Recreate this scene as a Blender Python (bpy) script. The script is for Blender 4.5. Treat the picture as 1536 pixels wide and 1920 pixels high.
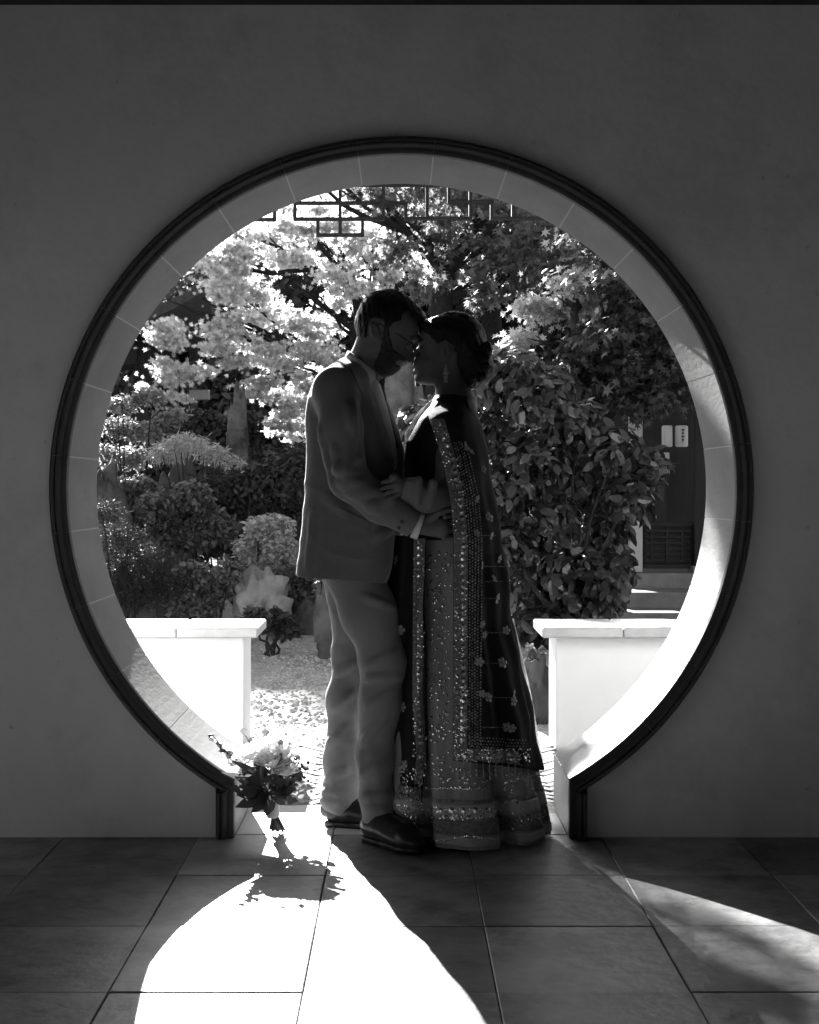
import bpy, bmesh, math, random
import numpy as np
from mathutils import Vector, Matrix, Quaternion, noise as mnoise
from mathutils.bvhtree import BVHTree

for o in list(bpy.data.objects):
    bpy.data.objects.remove(o)
sc = bpy.context.scene
COL = sc.collection
rnd = random.Random(7)

# ------------------------------------------------------------------ camera, sky, sun, exposure
F, CX, CY, D, H = 2650.0, 750.0, 915.0, 4.45, 1.10      # focal length in px of a 1536x1920 frame, vanishing point, distance, eye height
cam_d = bpy.data.cameras.new('camera')
cam = bpy.data.objects.new('camera', cam_d); COL.objects.link(cam)
cam.location = (0, -D, H)
cam.rotation_euler = (math.radians(90), 0, 0)
cam_d.sensor_fit = 'VERTICAL'
cam_d.sensor_height = 36.0
cam_d.sensor_width = 28.8
cam_d.lens = F / 1920 * 36
cam_d.shift_x = (768 - CX) / 1920
cam_d.shift_y = -(960 - CY) / 1920
cam_d.clip_start = 0.05
cam_d.clip_end = 500
sc.camera = cam

SX, ST = 0.24, 0.42                                     # sunlight: +x and -z per metre towards the camera
sun_dir = Vector((SX, -1, -ST)).normalized()
ELEV = math.asin(-sun_dir.z)
AZ = math.atan2(-SX, 1.0)
world = bpy.data.worlds.new('World'); sc.world = world
world.use_nodes = True
wn = world.node_tree.nodes; wl = world.node_tree.links
wn.clear()
w_out = wn.new('ShaderNodeOutputWorld')
w_bg = wn.new('ShaderNodeBackground')
w_sky = wn.new('ShaderNodeTexSky')
w_sky.sky_type = 'NISHITA'; w_sky.sun_disc = False
w_sky.sun_elevation = ELEV; w_sky.sun_rotation = AZ
w_bw = wn.new('ShaderNodeRGBToBW')
wl.new(w_sky.outputs[0], w_bw.inputs[0]); wl.new(w_bw.outputs[0], w_bg.inputs['Color'])
w_bg.inputs['Strength'].default_value = 0.05
wl.new(w_bg.outputs[0], w_out.inputs['Surface'])
sun_d = bpy.data.lights.new('sun', 'SUN')
sun_d.energy = 5.0; sun_d.angle = math.radians(0.5); sun_d.color = (1, 0.995, 0.99)
sun = bpy.data.objects.new('sun', sun_d); COL.objects.link(sun)
sun.rotation_euler = sun_dir.to_track_quat('-Z', 'Y').to_euler()
sun.location = (-3, 14, 8)

sc.view_settings.view_transform = 'Standard'
sc.view_settings.look = 'None'
sc.view_settings.gamma = 1.0
sc.view_settings.use_curve_mapping = False
sc.view_settings.exposure = 2.65
sc.render.engine = 'CYCLES'
sc.cycles.use_denoising = True
sc.cycles.max_bounces = 10
sc.cycles.diffuse_bounces = 6
sc.cycles.glossy_bounces = 3
sc.cycles.transmission_bounces = 6
sc.cycles.transparent_max_bounces = 8
sc.cycles.caustics_reflective = False
sc.cycles.caustics_refractive = False
sc.cycles.sample_clamp_indirect = 6

# ------------------------------------------------------------------ helpers
def P(px, py, y):
    """point of the picture (1536x1920) at distance y beyond the gate wall"""
    d = D + y
    return Vector(((px - CX) / F * d, y, H - (py - CY) / F * d))

def tag(o, label=None, cat=None, group=None, kind=None):
    if label: o['label'] = label
    if cat: o['category'] = cat
    if group: o['group'] = group
    if kind: o['kind'] = kind
    return o

def empty(name, loc=(0, 0, 0), rz=0.0):
    o = bpy.data.objects.new(name, None); COL.objects.link(o)
    o.location = loc; o.rotation_euler = (0, 0, rz)
    o.empty_display_size = 0.1
    return o

def adopt(child, parent):
    """parent without moving (parent has no rotation or scale)"""
    child.parent = parent
    loc = Vector((0, 0, 0)); p = parent
    while p is not None:
        loc += Vector(p.location); p = p.parent
    child.location = Vector(child.location) - loc
    return child

class MB:
    def __init__(s): s.v = []; s.f = []
    def add(s, vs, fs):
        n = len(s.v); s.v.extend(tuple(v) for v in vs); s.f.extend(tuple(i + n for i in f) for f in fs); return s
    def box(s, x0, x1, y0, y1, z0, z1):
        vs = [(x, y, z) for z in (z0, z1) for y in (y0, y1) for x in (x0, x1)]
        return s.add(vs, [(0, 2, 3, 1), (4, 5, 7, 6), (0, 1, 5, 4), (2, 6, 7, 3), (0, 4, 6, 2), (1, 3, 7, 5)])
    def bbox(s, x0, x1, y0, y1, z0, z1, b=0.004):
        """box with every edge chamfered"""
        bm = bmesh.new()
        r = bmesh.ops.create_cube(bm, size=1)
        for v in bm.verts:
            v.co = Vector((x0 + (v.co.x + .5) * (x1 - x0), y0 + (v.co.y + .5) * (y1 - y0), z0 + (v.co.z + .5) * (z1 - z0)))
        bmesh.ops.bevel(bm, geom=list(bm.edges), offset=b, segments=1, affect='EDGES', profile=.5)
        bm.verts.index_update()
        s.add([v.co for v in bm.verts], [[v.index for v in f.verts] for f in bm.faces]); bm.free(); return s
    def tube(s, pts, rad, n=8, cap=True):
        pts = [Vector(p) for p in pts]
        if not hasattr(rad, '__len__'): rad = [rad] * len(pts)
        up = Vector((0, 0, 1)); vs = []; fs = []
        prev = None
        for i, p in enumerate(pts):
            t = (pts[min(i + 1, len(pts) - 1)] - pts[max(i - 1, 0)]).normalized()
            a = prev if prev is not None else (up.cross(t) if abs(t.z) < .95 else Vector((1, 0, 0)).cross(t))
            a = (a - t * a.dot(t)).normalized(); prev = a
            b = t.cross(a)
            for k in range(n):
                w = 2 * math.pi * k / n
                vs.append(p + (a * math.cos(w) + b * math.sin(w)) * rad[i])
        for i in range(len(pts) - 1):
            for k in range(n):
                fs.append((i * n + k, i * n + (k + 1) % n, (i + 1) * n + (k + 1) % n, (i + 1) * n + k))
        if cap:
            fs.append(tuple(range(n))[::-1]); fs.append(tuple((len(pts) - 1) * n + k for k in range(n)))
        return s.add(vs, fs)
    def loft(s, rings, closed=True, cap=True):
        n = len(rings[0]); vs = [p for r in rings for p in r]; fs = []
        m = n if closed else n - 1
        for i in range(len(rings) - 1):
            for k in range(m):
                fs.append((i * n + k, i * n + (k + 1) % n, (i + 1) * n + (k + 1) % n, (i + 1) * n + k))
        if cap and closed:
            fs.append(tuple(range(n))[::-1]); fs.append(tuple((len(rings) - 1) * n + k for k in range(n)))
        return s.add(vs, fs)
    def mesh(s, name):
        me = bpy.data.meshes.new(name); me.from_pydata([tuple(v) for v in s.v], [], s.f); me.validate(); return me
    def build(s, name, mat, parent=None, smooth=False, loc=None):
        me = s.mesh(name); me.materials.append(mat)
        if smooth: me.polygons.foreach_set('use_smooth', [True] * len(me.polygons))
        o = bpy.data.objects.new(name, me); COL.objects.link(o)
        if loc is not None:
            me.transform(Matrix.Translation(-Vector(loc))); o.location = loc
        if parent is not None: adopt(o, parent)
        return o

def np_obj(name, verts, faces, mat, parent=None, smooth=False):
    me = bpy.data.meshes.new(name)
    verts = np.asarray(verts, dtype=np.float32); faces = np.asarray(faces, dtype=np.int32)
    nf, k = faces.shape
    me.vertices.add(len(verts)); me.vertices.foreach_set('co', verts.ravel())
    me.loops.add(nf * k); me.loops.foreach_set('vertex_index', faces.ravel())
    me.polygons.add(nf); me.polygons.foreach_set('loop_start', np.arange(nf, dtype=np.int32) * k)
    me.polygons.foreach_set('use_smooth', np.full(nf, smooth))
    me.update(calc_edges=True); me.validate()
    me.materials.append(mat)
    o = bpy.data.objects.new(name, me); COL.objects.link(o)
    if parent is not None: adopt(o, parent)
    return o

def link_copy(o, parent=None):
    c = o.copy(); COL.objects.link(c)
    if parent is not None: c.parent = parent
    return c

def mat(name, alb, rough=.7, var=.15, scale=8.0, bump=.0, bscale=60.0, spec=.4, metallic=0.0, rand=0.0, stain=0.0, stain_scale=2.5, sheen=0.0, stretch=None, specks=0.0, speck_scale=11.0):
    """grey surface: base reflectance with fine grain, optional blotches of wear and relief"""
    m = bpy.data.materials.new(name); m.use_nodes = True
    nt = m.node_tree; N = nt.nodes; L = nt.links
    b = N['Principled BSDF']
    b.inputs['Roughness'].default_value = rough
    b.inputs['Specular IOR Level'].default_value = spec
    b.inputs['Metallic'].default_value = metallic
    if sheen: b.inputs['Sheen Weight'].default_value = sheen
    tc = N.new('ShaderNodeTexCoord')
    src = tc.outputs['Object']
    if stretch:
        mp = N.new('ShaderNodeMapping'); mp.inputs['Scale'].default_value = stretch
        L.new(src, mp.inputs[0]); src = mp.outputs[0]
    n1 = N.new('ShaderNodeTexNoise'); n1.inputs['Scale'].default_value = scale; n1.inputs['Detail'].default_value = 6
    n1.inputs['Roughness'].default_value = .65
    L.new(src, n1.inputs['Vector'])
    mr = N.new('ShaderNodeMapRange'); mr.inputs['From Min'].default_value = .3; mr.inputs['From Max'].default_value = .7
    mr.inputs['To Min'].default_value = alb * (1 - var); mr.inputs['To Max'].default_value = alb * (1 + var)
    L.new(n1.outputs[0], mr.inputs[0]); val = mr.outputs[0]
    def mult(a, bsock=None, bval=None):
        q = N.new('ShaderNodeMath'); q.operation = 'MULTIPLY'; L.new(a, q.inputs[0])
        if bsock is not None: L.new(bsock, q.inputs[1])
        else: q.inputs[1].default_value = bval
        return q.outputs[0]
    if rand:
        oi = N.new('ShaderNodeObjectInfo')
        r2 = N.new('ShaderNodeMapRange'); r2.inputs['To Min'].default_value = 1 - rand; r2.inputs['To Max'].default_value = 1 + rand
        L.new(oi.outputs['Random'], r2.inputs[0]); val = mult(val, r2.outputs[0])
    if stain:
        n2 = N.new('ShaderNodeTexNoise'); n2.inputs['Scale'].default_value = stain_scale; n2.inputs['Detail'].default_value = 9
        n2.inputs['Roughness'].default_value = .72
        L.new(tc.outputs['Object'], n2.inputs['Vector'])
        r3 = N.new('ShaderNodeMapRange'); r3.inputs['From Min'].default_value = .5; r3.inputs['From Max'].default_value = .62
        r3.inputs['To Min'].default_value = 1.0; r3.inputs['To Max'].default_value = 1 - stain
        L.new(n2.outputs[0], r3.inputs[0]); val = mult(val, r3.outputs[0])
    if specks:
        n4 = N.new('ShaderNodeTexNoise'); n4.inputs['Scale'].default_value = speck_scale; n4.inputs['Detail'].default_value = 3
        L.new(tc.outputs['Object'], n4.inputs['Vector'])
        r4 = N.new('ShaderNodeMapRange'); r4.inputs['From Min'].default_value = .70; r4.inputs['From Max'].default_value = .76
        r4.inputs['To Min'].default_value = 1.0; r4.inputs['To Max'].default_value = 1 - specks
        L.new(n4.outputs[0], r4.inputs[0]); val = mult(val, r4.outputs[0])
    cb = N.new('ShaderNodeCombineColor')
    for i in range(3): L.new(val, cb.inputs[i])
    L.new(cb.outputs[0], b.inputs['Base Color'])
    if bump:
        n3 = N.new('ShaderNodeTexNoise'); n3.inputs['Scale'].default_value = bscale; n3.inputs['Detail'].default_value = 5
        L.new(src, n3.inputs['Vector'])
        bp = N.new('ShaderNodeBump'); bp.inputs['Strength'].default_value = bump; bp.inputs['Distance'].default_value = .01
        L.new(n3.outputs[0], bp.inputs['Height']); L.new(bp.outputs[0], b.inputs['Normal'])
    return m

def leaf_mat(name, refl, trans, gloss=.35, spec=.35, var=.3):
    """leaf blade: reflects and lets light through, brightness differs leaf to leaf"""
    m = bpy.data.materials.new(name); m.use_nodes = True
    nt = m.node_tree; N = nt.nodes; L = nt.links
    b = N['Principled BSDF']; out = N['Material Output']
    b.inputs['Roughness'].default_value = gloss; b.inputs['Specular IOR Level'].default_value = spec
    geo = N.new('ShaderNodeNewGeometry')
    def varied(base):
        mr = N.new('ShaderNodeMapRange'); mr.inputs['To Min'].default_value = base * (1 - var); mr.inputs['To Max'].default_value = base * (1 + var)
        L.new(geo.outputs['Random Per Island'], mr.inputs[0])
        cb = N.new('ShaderNodeCombineColor')
        for i in range(3): L.new(mr.outputs[0], cb.inputs[i])
        return cb.outputs[0]
    L.new(varied(refl), b.inputs['Base Color'])
    t = N.new('ShaderNodeBsdfTranslucent'); L.new(varied(trans), t.inputs['Color'])
    ad = N.new('ShaderNodeAddShader'); L.new(b.outputs[0], ad.inputs[0]); L.new(t.outputs[0], ad.inputs[1])
    L.new(ad.outputs[0], out.inputs['Surface'])
    return m

M = {}
M['plaster'] = mat('white_plaster', .84, .85, .07, 2.0, .35, 22, .2, stain=.14, stain_scale=1.3, specks=.3, speck_scale=30.0)
M['lowplaster'] = mat('white_lime_wash', .68, .85, .04, 4.0, .08, 50, .2)
M['trim'] = mat('dark_grey_stone', .07, .5, .2, 14, .1, 90, .4)
M['arch'] = mat('pale_cut_stone', .23, .55, .14, 7, .12, 70, .35, rand=.07, stain=.12, stain_scale=4, stretch=(1, .35, 1))
M['mortar'] = mat('pale_mortar', .5, .9, .08, 30, .1, 120, .1)
M['joint'] = mat('dark_floor_joint', .10, .9, .2, 30, .1, 120, .1)
M['slab'] = mat('honed_floor_stone', .28, .44, .4, 7, .35, 24, .4, rand=.35, stain=.5, stain_scale=2.6, specks=.6, speck_scale=16.0)
M['thresh'] = mat('pale_threshold_stone', .4, .55, .1, 6, .1, 40, .35, rand=.06)
M['brick'] = mat('grey_paving_brick', .13, .75, .2, 20, .25, 90, .3, rand=.25)
M['gravel'] = mat('pale_gravel', .4, .9, .45, 55, .5, 90, .1, stain=.35, stain_scale=9)
M['soil'] = mat('garden_soil', .08, .95, .4, 10, .5, 40, .1)
M['stonecap'] = mat('weathered_cap_stone', .42, .7, .15, 9, .15, 60, .3, rand=.08)
M['wood'] = mat('dark_stained_wood', .022, .65, .3, 12, .1, 60, .2, stretch=(1, 1, .15))
M['ceiling'] = mat('dark_ceiling_boards', .05, .7, .2, 6, .05, 40, .2)
M['rock'] = mat('limestone', .26, .85, .4, 5, .6, 14, .15, stain=.35, stain_scale=3)
M['greyrock'] = mat('grey_limestone', .13, .9, .5, 8, .7, 16, .1, stain=.5, stain_scale=5)
M['darkrock'] = mat('mossy_rock', .09, .9, .4, 6, .6, 14, .1, stain=.4, stain_scale=4)
M['bark'] = mat('bark', .03, .9, .4, 20, .5, 40, .1)
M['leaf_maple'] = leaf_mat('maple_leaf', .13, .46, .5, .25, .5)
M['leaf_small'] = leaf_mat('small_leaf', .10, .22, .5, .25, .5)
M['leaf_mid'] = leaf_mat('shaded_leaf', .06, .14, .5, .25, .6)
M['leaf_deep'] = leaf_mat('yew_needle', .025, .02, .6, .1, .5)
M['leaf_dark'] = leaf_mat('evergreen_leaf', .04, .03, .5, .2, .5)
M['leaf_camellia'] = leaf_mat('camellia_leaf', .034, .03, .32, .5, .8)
M['tile'] = mat('roof_tile', .07, .8, .3, 14, .2, 60, .2)
M['paleboard'] = mat('pale_painted_timber', .42, .7, .1, 9, .05, 60, .2)
M['step'] = mat('grey_step_stone', .2, .8, .2, 9, .2, 50, .2)
# ------------------------------------------------------------------ gate wall with the round opening
R_IN, CXG, CZG, JX, TH = 1.05, 0.005, 1.098, 0.525, 0.41
A0 = math.atan2(0, 0)
ang_l = math.pi + math.asin(0.0)
def open_path(r, jx, n=96):
    """outline of the opening from the left foot over the top to the right foot, with outward normals"""
    ca = math.acos(max(-1, min(1, -(jx) / r)))                 # upper angle where |x| = jx
    a1 = -ca                                                  # lower left
    a_start = 2 * math.pi - ca
    a_start = math.pi + (math.pi - ca)                        # angle of lower-left corner measured counter-clockwise
    a_end = -(math.pi - ca)                                   # lower-right corner
    pts = []
    zc = CZG + r * math.sin(a_start)
    pts.append((CXG - jx, 0.0, -1, 0))
    for i in range(n + 1):
        a = a_start + (a_end - a_start) * i / n
        pts.append((CXG + r * math.cos(a), CZG + r * math.sin(a), math.cos(a), math.sin(a)))
    pts.append((CXG + jx, 0.0, 1, 0))
    return pts

gate = empty('moon_gate_wall', (0, 0, 0))
tag(gate, 'white plastered wall with a large round moon gate opening rimmed in dark stone', 'wall')
WX, WZ = 4.2, 2.95
R_W = 1.11                                                     # hole in the masonry; arch stones line it
mb = MB()
path = open_path(R_W, 0.585, 120)
outer = []
nn = len(path)
for (x, z, nx, nz) in path:                                    # project each point outwards on the wall's rectangle
    dx, dz = x - CXG, z - CZG
    if z <= 0.0001:
        outer.append((-WX if x < 0 else WX, 0.0)); continue
    k = 1e9
    if abs(dx) > 1e-6: k = min(k, ((WX if dx > 0 else -WX) - CXG) / dx)
    if dz > 1e-6: k = min(k, (WZ - CZG) / dz)
    if dz < -1e-6: k = min(k, (0.0 - CZG) / dz)
    outer.append((CXG + dx * k, CZG + dz * k))
# corners of the rectangle must be hit: snap the nearest projected points
for cx_, cz_ in ((-WX, WZ), (WX, WZ), (-WX, 0), (WX, 0)):
    best = min(range(1, nn - 1), key=lambda i: (outer[i][0] - cx_) ** 2 + (outer[i][1] - cz_) ** 2)
    outer[best] = (cx_, cz_)
for i in range(1, nn - 1):                                     # points that fell on the bottom edge stay on the side below the corner
    if outer[i][1] < 1e-6 and abs(abs(outer[i][0]) - WX) > 1e-6: pass
vs = []; fs = []
for i in range(nn):
    x, z = path[i][0], path[i][1]; X, Z = outer[i]
    vs += [(x, 0, z), (X, 0, Z), (x, TH, z), (X, TH, Z)]
for i in range(nn - 1):
    a, b = 4 * i, 4 * (i + 1)
    fs += [(a, b, b + 1, a + 1), (a + 2, a + 3, b + 3, b + 2), (a, a + 2, b + 2, b), (a + 1, b + 1, b + 3, a + 3)]
mb.add(vs, fs)
plaster = mb.build('plaster', M['plaster'], gate)

# arch stones: joints every 12.86 degrees, each stone a part; the jamb stones below
step = math.radians(12.857)
c0 = math.radians(97.4)
corner_l = math.pi + math.acos(JX / R_IN)                      # 240 deg
corner_r = -math.acos(JX / R_IN)
cuts = sorted([c0 + step * k for k in range(-14, 14) if corner_r + .06 < c0 + step * k < corner_l - .06] + [corner_l, corner_r])
GAP = 0.0022
def ring_piece(a0, a1, r0, r1, y0, y1, n, bev=.0015):
    prof = [(r0, y0 + bev), (r0 + bev, y0), (r1, y0), (r1, y1), (r0 + bev, y1), (r0, y1 - bev)]
    rings = []
    for i in range(n + 1):
        a = a0 + (a1 - a0) * i / n
        rings.append([(CXG + r * math.cos(a), y, CZG + r * math.sin(a)) for (r, y) in prof])
    return MB().loft(rings)
for i in range(len(cuts) - 1):
    g0 = GAP / R_IN if i > 0 else 0; g1 = GAP / R_IN if i < len(cuts) - 2 else 0
    ring_piece(cuts[i] + g0, cuts[i + 1] - g1, R_IN, R_W - .002, .003, TH + .012, 7).build('arch_stone', M['arch'], gate)
# mortar that fills the joints, a little below the stone faces
ring_piece(cuts[0], cuts[-1], R_IN + .0012, R_W - .004, .006, TH + .008, 120).build('mortar', M['mortar'], gate)
zc = CZG + R_IN * math.sin(corner_l)
for s in (-1, 1):
    # jamb stone: a wedge under the end of the arch
    xin = CXG + s * JX
    a = corner_l if s < 0 else corner_r
    xo = CXG + s * .583
    zo = CZG + (R_W - .002) * math.sin(a)
    xo2 = CXG + (R_W - .002) * math.cos(a)
    y0, y1 = .003, TH + .012
    poly = [(xin, 0.004), (xin, zc - .003), (xo2 - s * .0, zo - .003), (xo, zo - .003) if abs(xo) > abs(xo2) else (xo2, zo - .003), (xo, 0.004)]
    vs = [(x, y, z) for y in (y0, y1) for (x, z) in poly]; n = len(poly)
    fs = [tuple(range(n)), tuple(range(2 * n - 1, n - 1, -1))] + [(k, k + n, (k + 1) % n + n, (k + 1) % n) for k in range(n)]
    MB().add(vs, fs).build('jamb_stone', M['arch'], gate)

# dark moulded rim on the front, in pieces like the stones
rim_prof = [(0.000, -.004), (0.0025, -.017), (.010, -.020), (.020, -.020), (.022, -.024), (.030, -.030), (.036, -.030), (.038, -.025), (.041, -.034), (.046, -.034), (.0485, -.028), (.0485, .0), (.0, .0)]
def rim_piece(a0, a1, n):
    rings = []
    for i in range(n + 1):
        a = a0 + (a1 - a0) * i / n
        rings.append([(CXG + (R_IN - .001 + r) * math.cos(a), y, CZG + (R_IN - .001 + r) * math.sin(a)) for (r, y) in rim_prof])
    return rings
ncut = len(cuts)
for i in range(ncut - 1):
    g0 = .0006 if i > 0 else 0; g1 = .0006 if i < ncut - 2 else 0
    rings = rim_piece(cuts[i] + g0, cuts[i + 1] - g1, 7)
    MB().loft(rings).build('rim_moulding', M['trim'], gate, smooth=False)
for s in (-1, 1):
    a = corner_l if s < 0 else corner_r
    top = []; bot = []
    for (r, y) in rim_prof:
        x = CXG + s * (JX - .001 + r * 1.12)
        # meet the arched rim on its end line
        zt = CZG + (R_IN - .001 + r) * math.sin(a) - .0008
        xt = CXG + (R_IN - .001 + r) * math.cos(a)
        top.append((xt if abs(xt) < abs(x) or True else x, y, zt)); bot.append((x, y, 0.003))
    mid = [(b[0], b[1], min(t[2] for t in top) - .004 - abs(b[0] - top[0][0]) * 0.0) for t, b in zip(top, bot)]
    rings = [bot, mid, top] if s > 0 else [top, mid, bot]
    MB().loft(rings).build('jamb_moulding', M['trim'], gate)

# ------------------------------------------------------------------ covered gallery on the near side
ceil_ = MB().box(-WX, WX, -8.2, -.003, 2.62, 2.74).build('ceiling', M['ceiling']); tag(ceil_, 'dark boarded ceiling of the gallery above the gate wall', 'ceiling', kind='structure')
for s in (1,):
    o = MB().box(min(s * 3.0, s * 3.12), max(s * 3.0, s * 3.12), -8.2, -.004, 0.0, 2.618).build('side_wall', M['plaster'])
    tag(o, ('left' if s < 0 else 'right') + ' end wall of the gallery beside the camera', 'wall', kind='structure')
lw = MB()
for (y0, y1, z0, z1) in ((-8.2, -2.8, 0, 2.618), (-2.8, -1.1, 2.2, 2.618), (-1.1, -.004, 0, 2.618)): lw.box(-3.12, -3.0, y0, y1, z0, z1)  # gap added as a doorway so side light reaches the gate wall
o = lw.build('side_wall', M['plaster']); tag(o, 'left end wall of the gallery with a doorway added to let in side light', 'wall', kind='structure')
o = MB().box(-2.998, 2.998, -8.2, -8.08, 0.0, 2.618).build('back_wall', M['plaster']); tag(o, 'rear wall of the gallery behind the camera', 'wall', kind='structure')

# floor: bedding sheet and stone slabs on it
floor = MB().box(-4.6, 3.12, -8.2, .034, -.1, -.006).build('floor', M['joint']); tag(floor, 'floor of large square stone slabs inside the gallery', 'floor', kind='structure')
xs = [-2.78 + .4235 * k + .023 for k in range(0, 14)]
ys = [.033 - .4672 * k for k in range(0, 17)]
slab_x = [-.6355 + .4235 * k for k in range(-5, 9)]
for j in range(len(ys) - 1):
    for i in range(len(slab_x) - 1):
        x0, x1 = slab_x[i] + .0007 + rnd.uniform(0, .0008), slab_x[i + 1] - .0007 - rnd.uniform(0, .0008)
        y1, y0 = ys[j] - .0007 - rnd.uniform(0, .0008), ys[j + 1] + .0007 + rnd.uniform(0, .0008)
        dz = rnd.uniform(-.002, .002)
        m_ = MB(); b = .0022
        vs = [(x0, y0, -.006), (x1, y0, -.006), (x1, y1, -.006), (x0, y1, -.006), (x0, y0, -b + dz), (x1, y0, -b + dz), (x1, y1, -b + dz), (x0, y1, -b + dz),
              (x0 + b, y0 + b, dz), (x1 - b, y0 + b, dz), (x1 - b, y1 - b, dz), (x0 + b, y1 - b, dz)]
        fs = [(0, 1, 5, 4), (1, 2, 6, 5), (2, 3, 7, 6), (3, 0, 4, 7), (4, 5, 9, 8), (5, 6, 10, 9), (6, 7, 11, 10), (7, 4, 8, 11), (8, 9, 10, 11)]
        g_ = 6; top0 = len(vs)
        xs_ = [x0 + b + (x1 - x0 - 2 * b) * q / g_ for q in range(g_ + 1)]; ys_ = [y0 + b + (y1 - y0 - 2 * b) * q / g_ for q in range(g_ + 1)]
        for q, yq in enumerate(ys_):
            for p_, xq in enumerate(xs_):
                inner_ = 0 < q < g_ and 0 < p_ < g_
                vs.append((xq, yq, dz + (mnoise.noise(Vector((xq * 5, yq * 5, i + j))) * .0012 if inner_ else 0)))
        fs.pop()
        w_ = g_ + 1
        fs += [(top0 + q * w_ + p_, top0 + q * w_ + p_ + 1, top0 + (q + 1) * w_ + p_ + 1, top0 + (q + 1) * w_ + p_) for q in range(g_) for p_ in range(g_)]
        m_.add(vs, fs).build('floor_slab', M['slab'], floor)

# threshold under the gate: pale slabs, the outer one with an uneven edge
for (x0, x1) in ((-.522, -.214), (-.2105, .2105), (.214, .532)):
    m_ = MB(); m_.bbox(x0, x1, .037, .338, -.05, .001, .003); m_.build('threshold_slab', M['thresh'], floor)
def wavy_strip(x0, x1, ya, yb, amp):
    n = 26; vs = []
    for z in (-.05, -.001):
        for i in range(n + 1):
            x = x0 + (x1 - x0) * i / n
            vs.append((x, ya + amp * mnoise.noise(Vector((x * 14, 1, 0))), z))
        for i in range(n + 1):
            x = x1 - (x1 - x0) * i / n
            vs.append((x, yb + amp * mnoise.noise(Vector((x * 12, 7, 0))), z))
    k = 2 * (n + 1)
    fs = [tuple(range(k, 2 * k)), tuple(range(k - 1, -1, -1))] + [(i, (i + 1) % k, k + (i + 1) % k, k + i) for i in range(k)]
    return MB().add(vs, fs)
for (x0, x1) in ((-.66, -.3), (-.296, .1), (.104, .66)):
    wavy_strip(x0, x1, .349, .455, .006).build('edging_stone', M['thresh'], floor)

# ------------------------------------------------------------------ garden ground and the brick path
ground = MB().box(-160, 160, -60, 260, -.30, -.105).build('ground', M['soil']); tag(ground, 'dark planted soil of the garden beyond the gate', 'ground', kind='structure')
path_bed = MB().box(-1.6, 1.6, .47, 1.60, -.2, -.022).build('brick_path', M['joint']); tag(path_bed, 'path of thin grey bricks laid in zigzag just beyond the gate', 'path', kind='structure')
bl, bw = .175, .043
brick_mesh = MB().bbox(-bl / 2 + .0015, bl / 2 - .0015, -bw / 2 + .0015, bw / 2 - .0015, -.02, .019, .003).mesh('brick'); brick_mesh.materials.append(M['brick'])
cnt = 0
colw = bl * math.cos(math.radians(52))
pitch = bw / math.cos(math.radians(52))
for ci in range(-7, 8):
    for ri in range(0, 40):
        x = (ci + .5) * colw; y = .49 + ri * pitch * 1.0 + (0 if ci % 2 else .02)
        if not (.5 < y < 1.575) or abs(x) > .64: continue
        if cnt >= 300: break
        o = bpy.data.objects.new('brick', brick_mesh); COL.objects.link(o)
        o.location = (x, y, -.021 + rnd.uniform(-.002, .002)); o.rotation_euler = (rnd.uniform(-.01, .01), rnd.uniform(-.01, .01), math.radians(52 if ci % 2 else -52) + rnd.uniform(-.02, .02))
        o.parent = path_bed; cnt += 1
# gravel path further on: one sheet with a humped, uneven surface and loose stones
gx, gy = 70, 160
X, Y = np.meshgrid(np.linspace(-1.75, 1.5, gx), np.linspace(1.605, 12, gy))
Z = np.array([[mnoise.noise(Vector((x * 1.3, y * 1.3, 3))) * .02 + mnoise.noise(Vector((x * 7, y * 7, 5))) * .006 for x in X[0]] for y in Y[:, 0]]) - .02
vv = np.stack([X, Y, Z], -1).reshape(-1, 3)
idx = np.arange(gx * gy).reshape(gy, gx)
ff = np.stack([idx[:-1, :-1], idx[:-1, 1:], idx[1:, 1:], idx[1:, :-1]], -1).reshape(-1, 4)
gp = np_obj('gravel_path', vv, ff, M['gravel'], smooth=True); tag(gp, 'pale gravel path leading away from the gate in dappled light', 'path', kind='structure')

def pebble_field(name, n, seed, xr, yr, smin, smax, mt):
    r = np.random.RandomState(seed)
    base = np.array([(1, 0, 0), (.31, .95, 0), (-.81, .59, 0), (-.81, -.59, 0), (.31, -.95, 0), (0, 0, .6)], np.float32)
    fc = np.array([(0, 1, 5), (1, 2, 5), (2, 3, 5), (3, 4, 5), (4, 0, 5)])
    pos = np.stack([r.uniform(*xr, n), r.uniform(*yr, n), np.zeros(n)], -1)
    s = r.uniform(smin, smax, n)
    pos[:, 2] = -.022
    rot = r.uniform(0, 6.28, n); c, sn = np.cos(rot), np.sin(rot)
    v = base[None] * s[:, None, None] * r.uniform(.7, 1.3, (n, 1, 3))
    v2 = np.stack([v[..., 0] * c[:, None] - v[..., 1] * sn[:, None], v[..., 0] * sn[:, None] + v[..., 1] * c[:, None], v[..., 2]], -1) + pos[:, None]
    f = (fc[None] + (np.arange(n) * 6)[:, None, None]).reshape(-1, 3)
    return np_obj(name, v2.reshape(-1, 3), f, mt)
pf = pebble_field('gravel', 9000, 3, (-1.3, 1.3), (1.61, 7.0), .008, .022, M['gravel']); tag(pf, 'loose pale gravel strewn over the garden path', 'gravel', kind='stuff')

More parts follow.
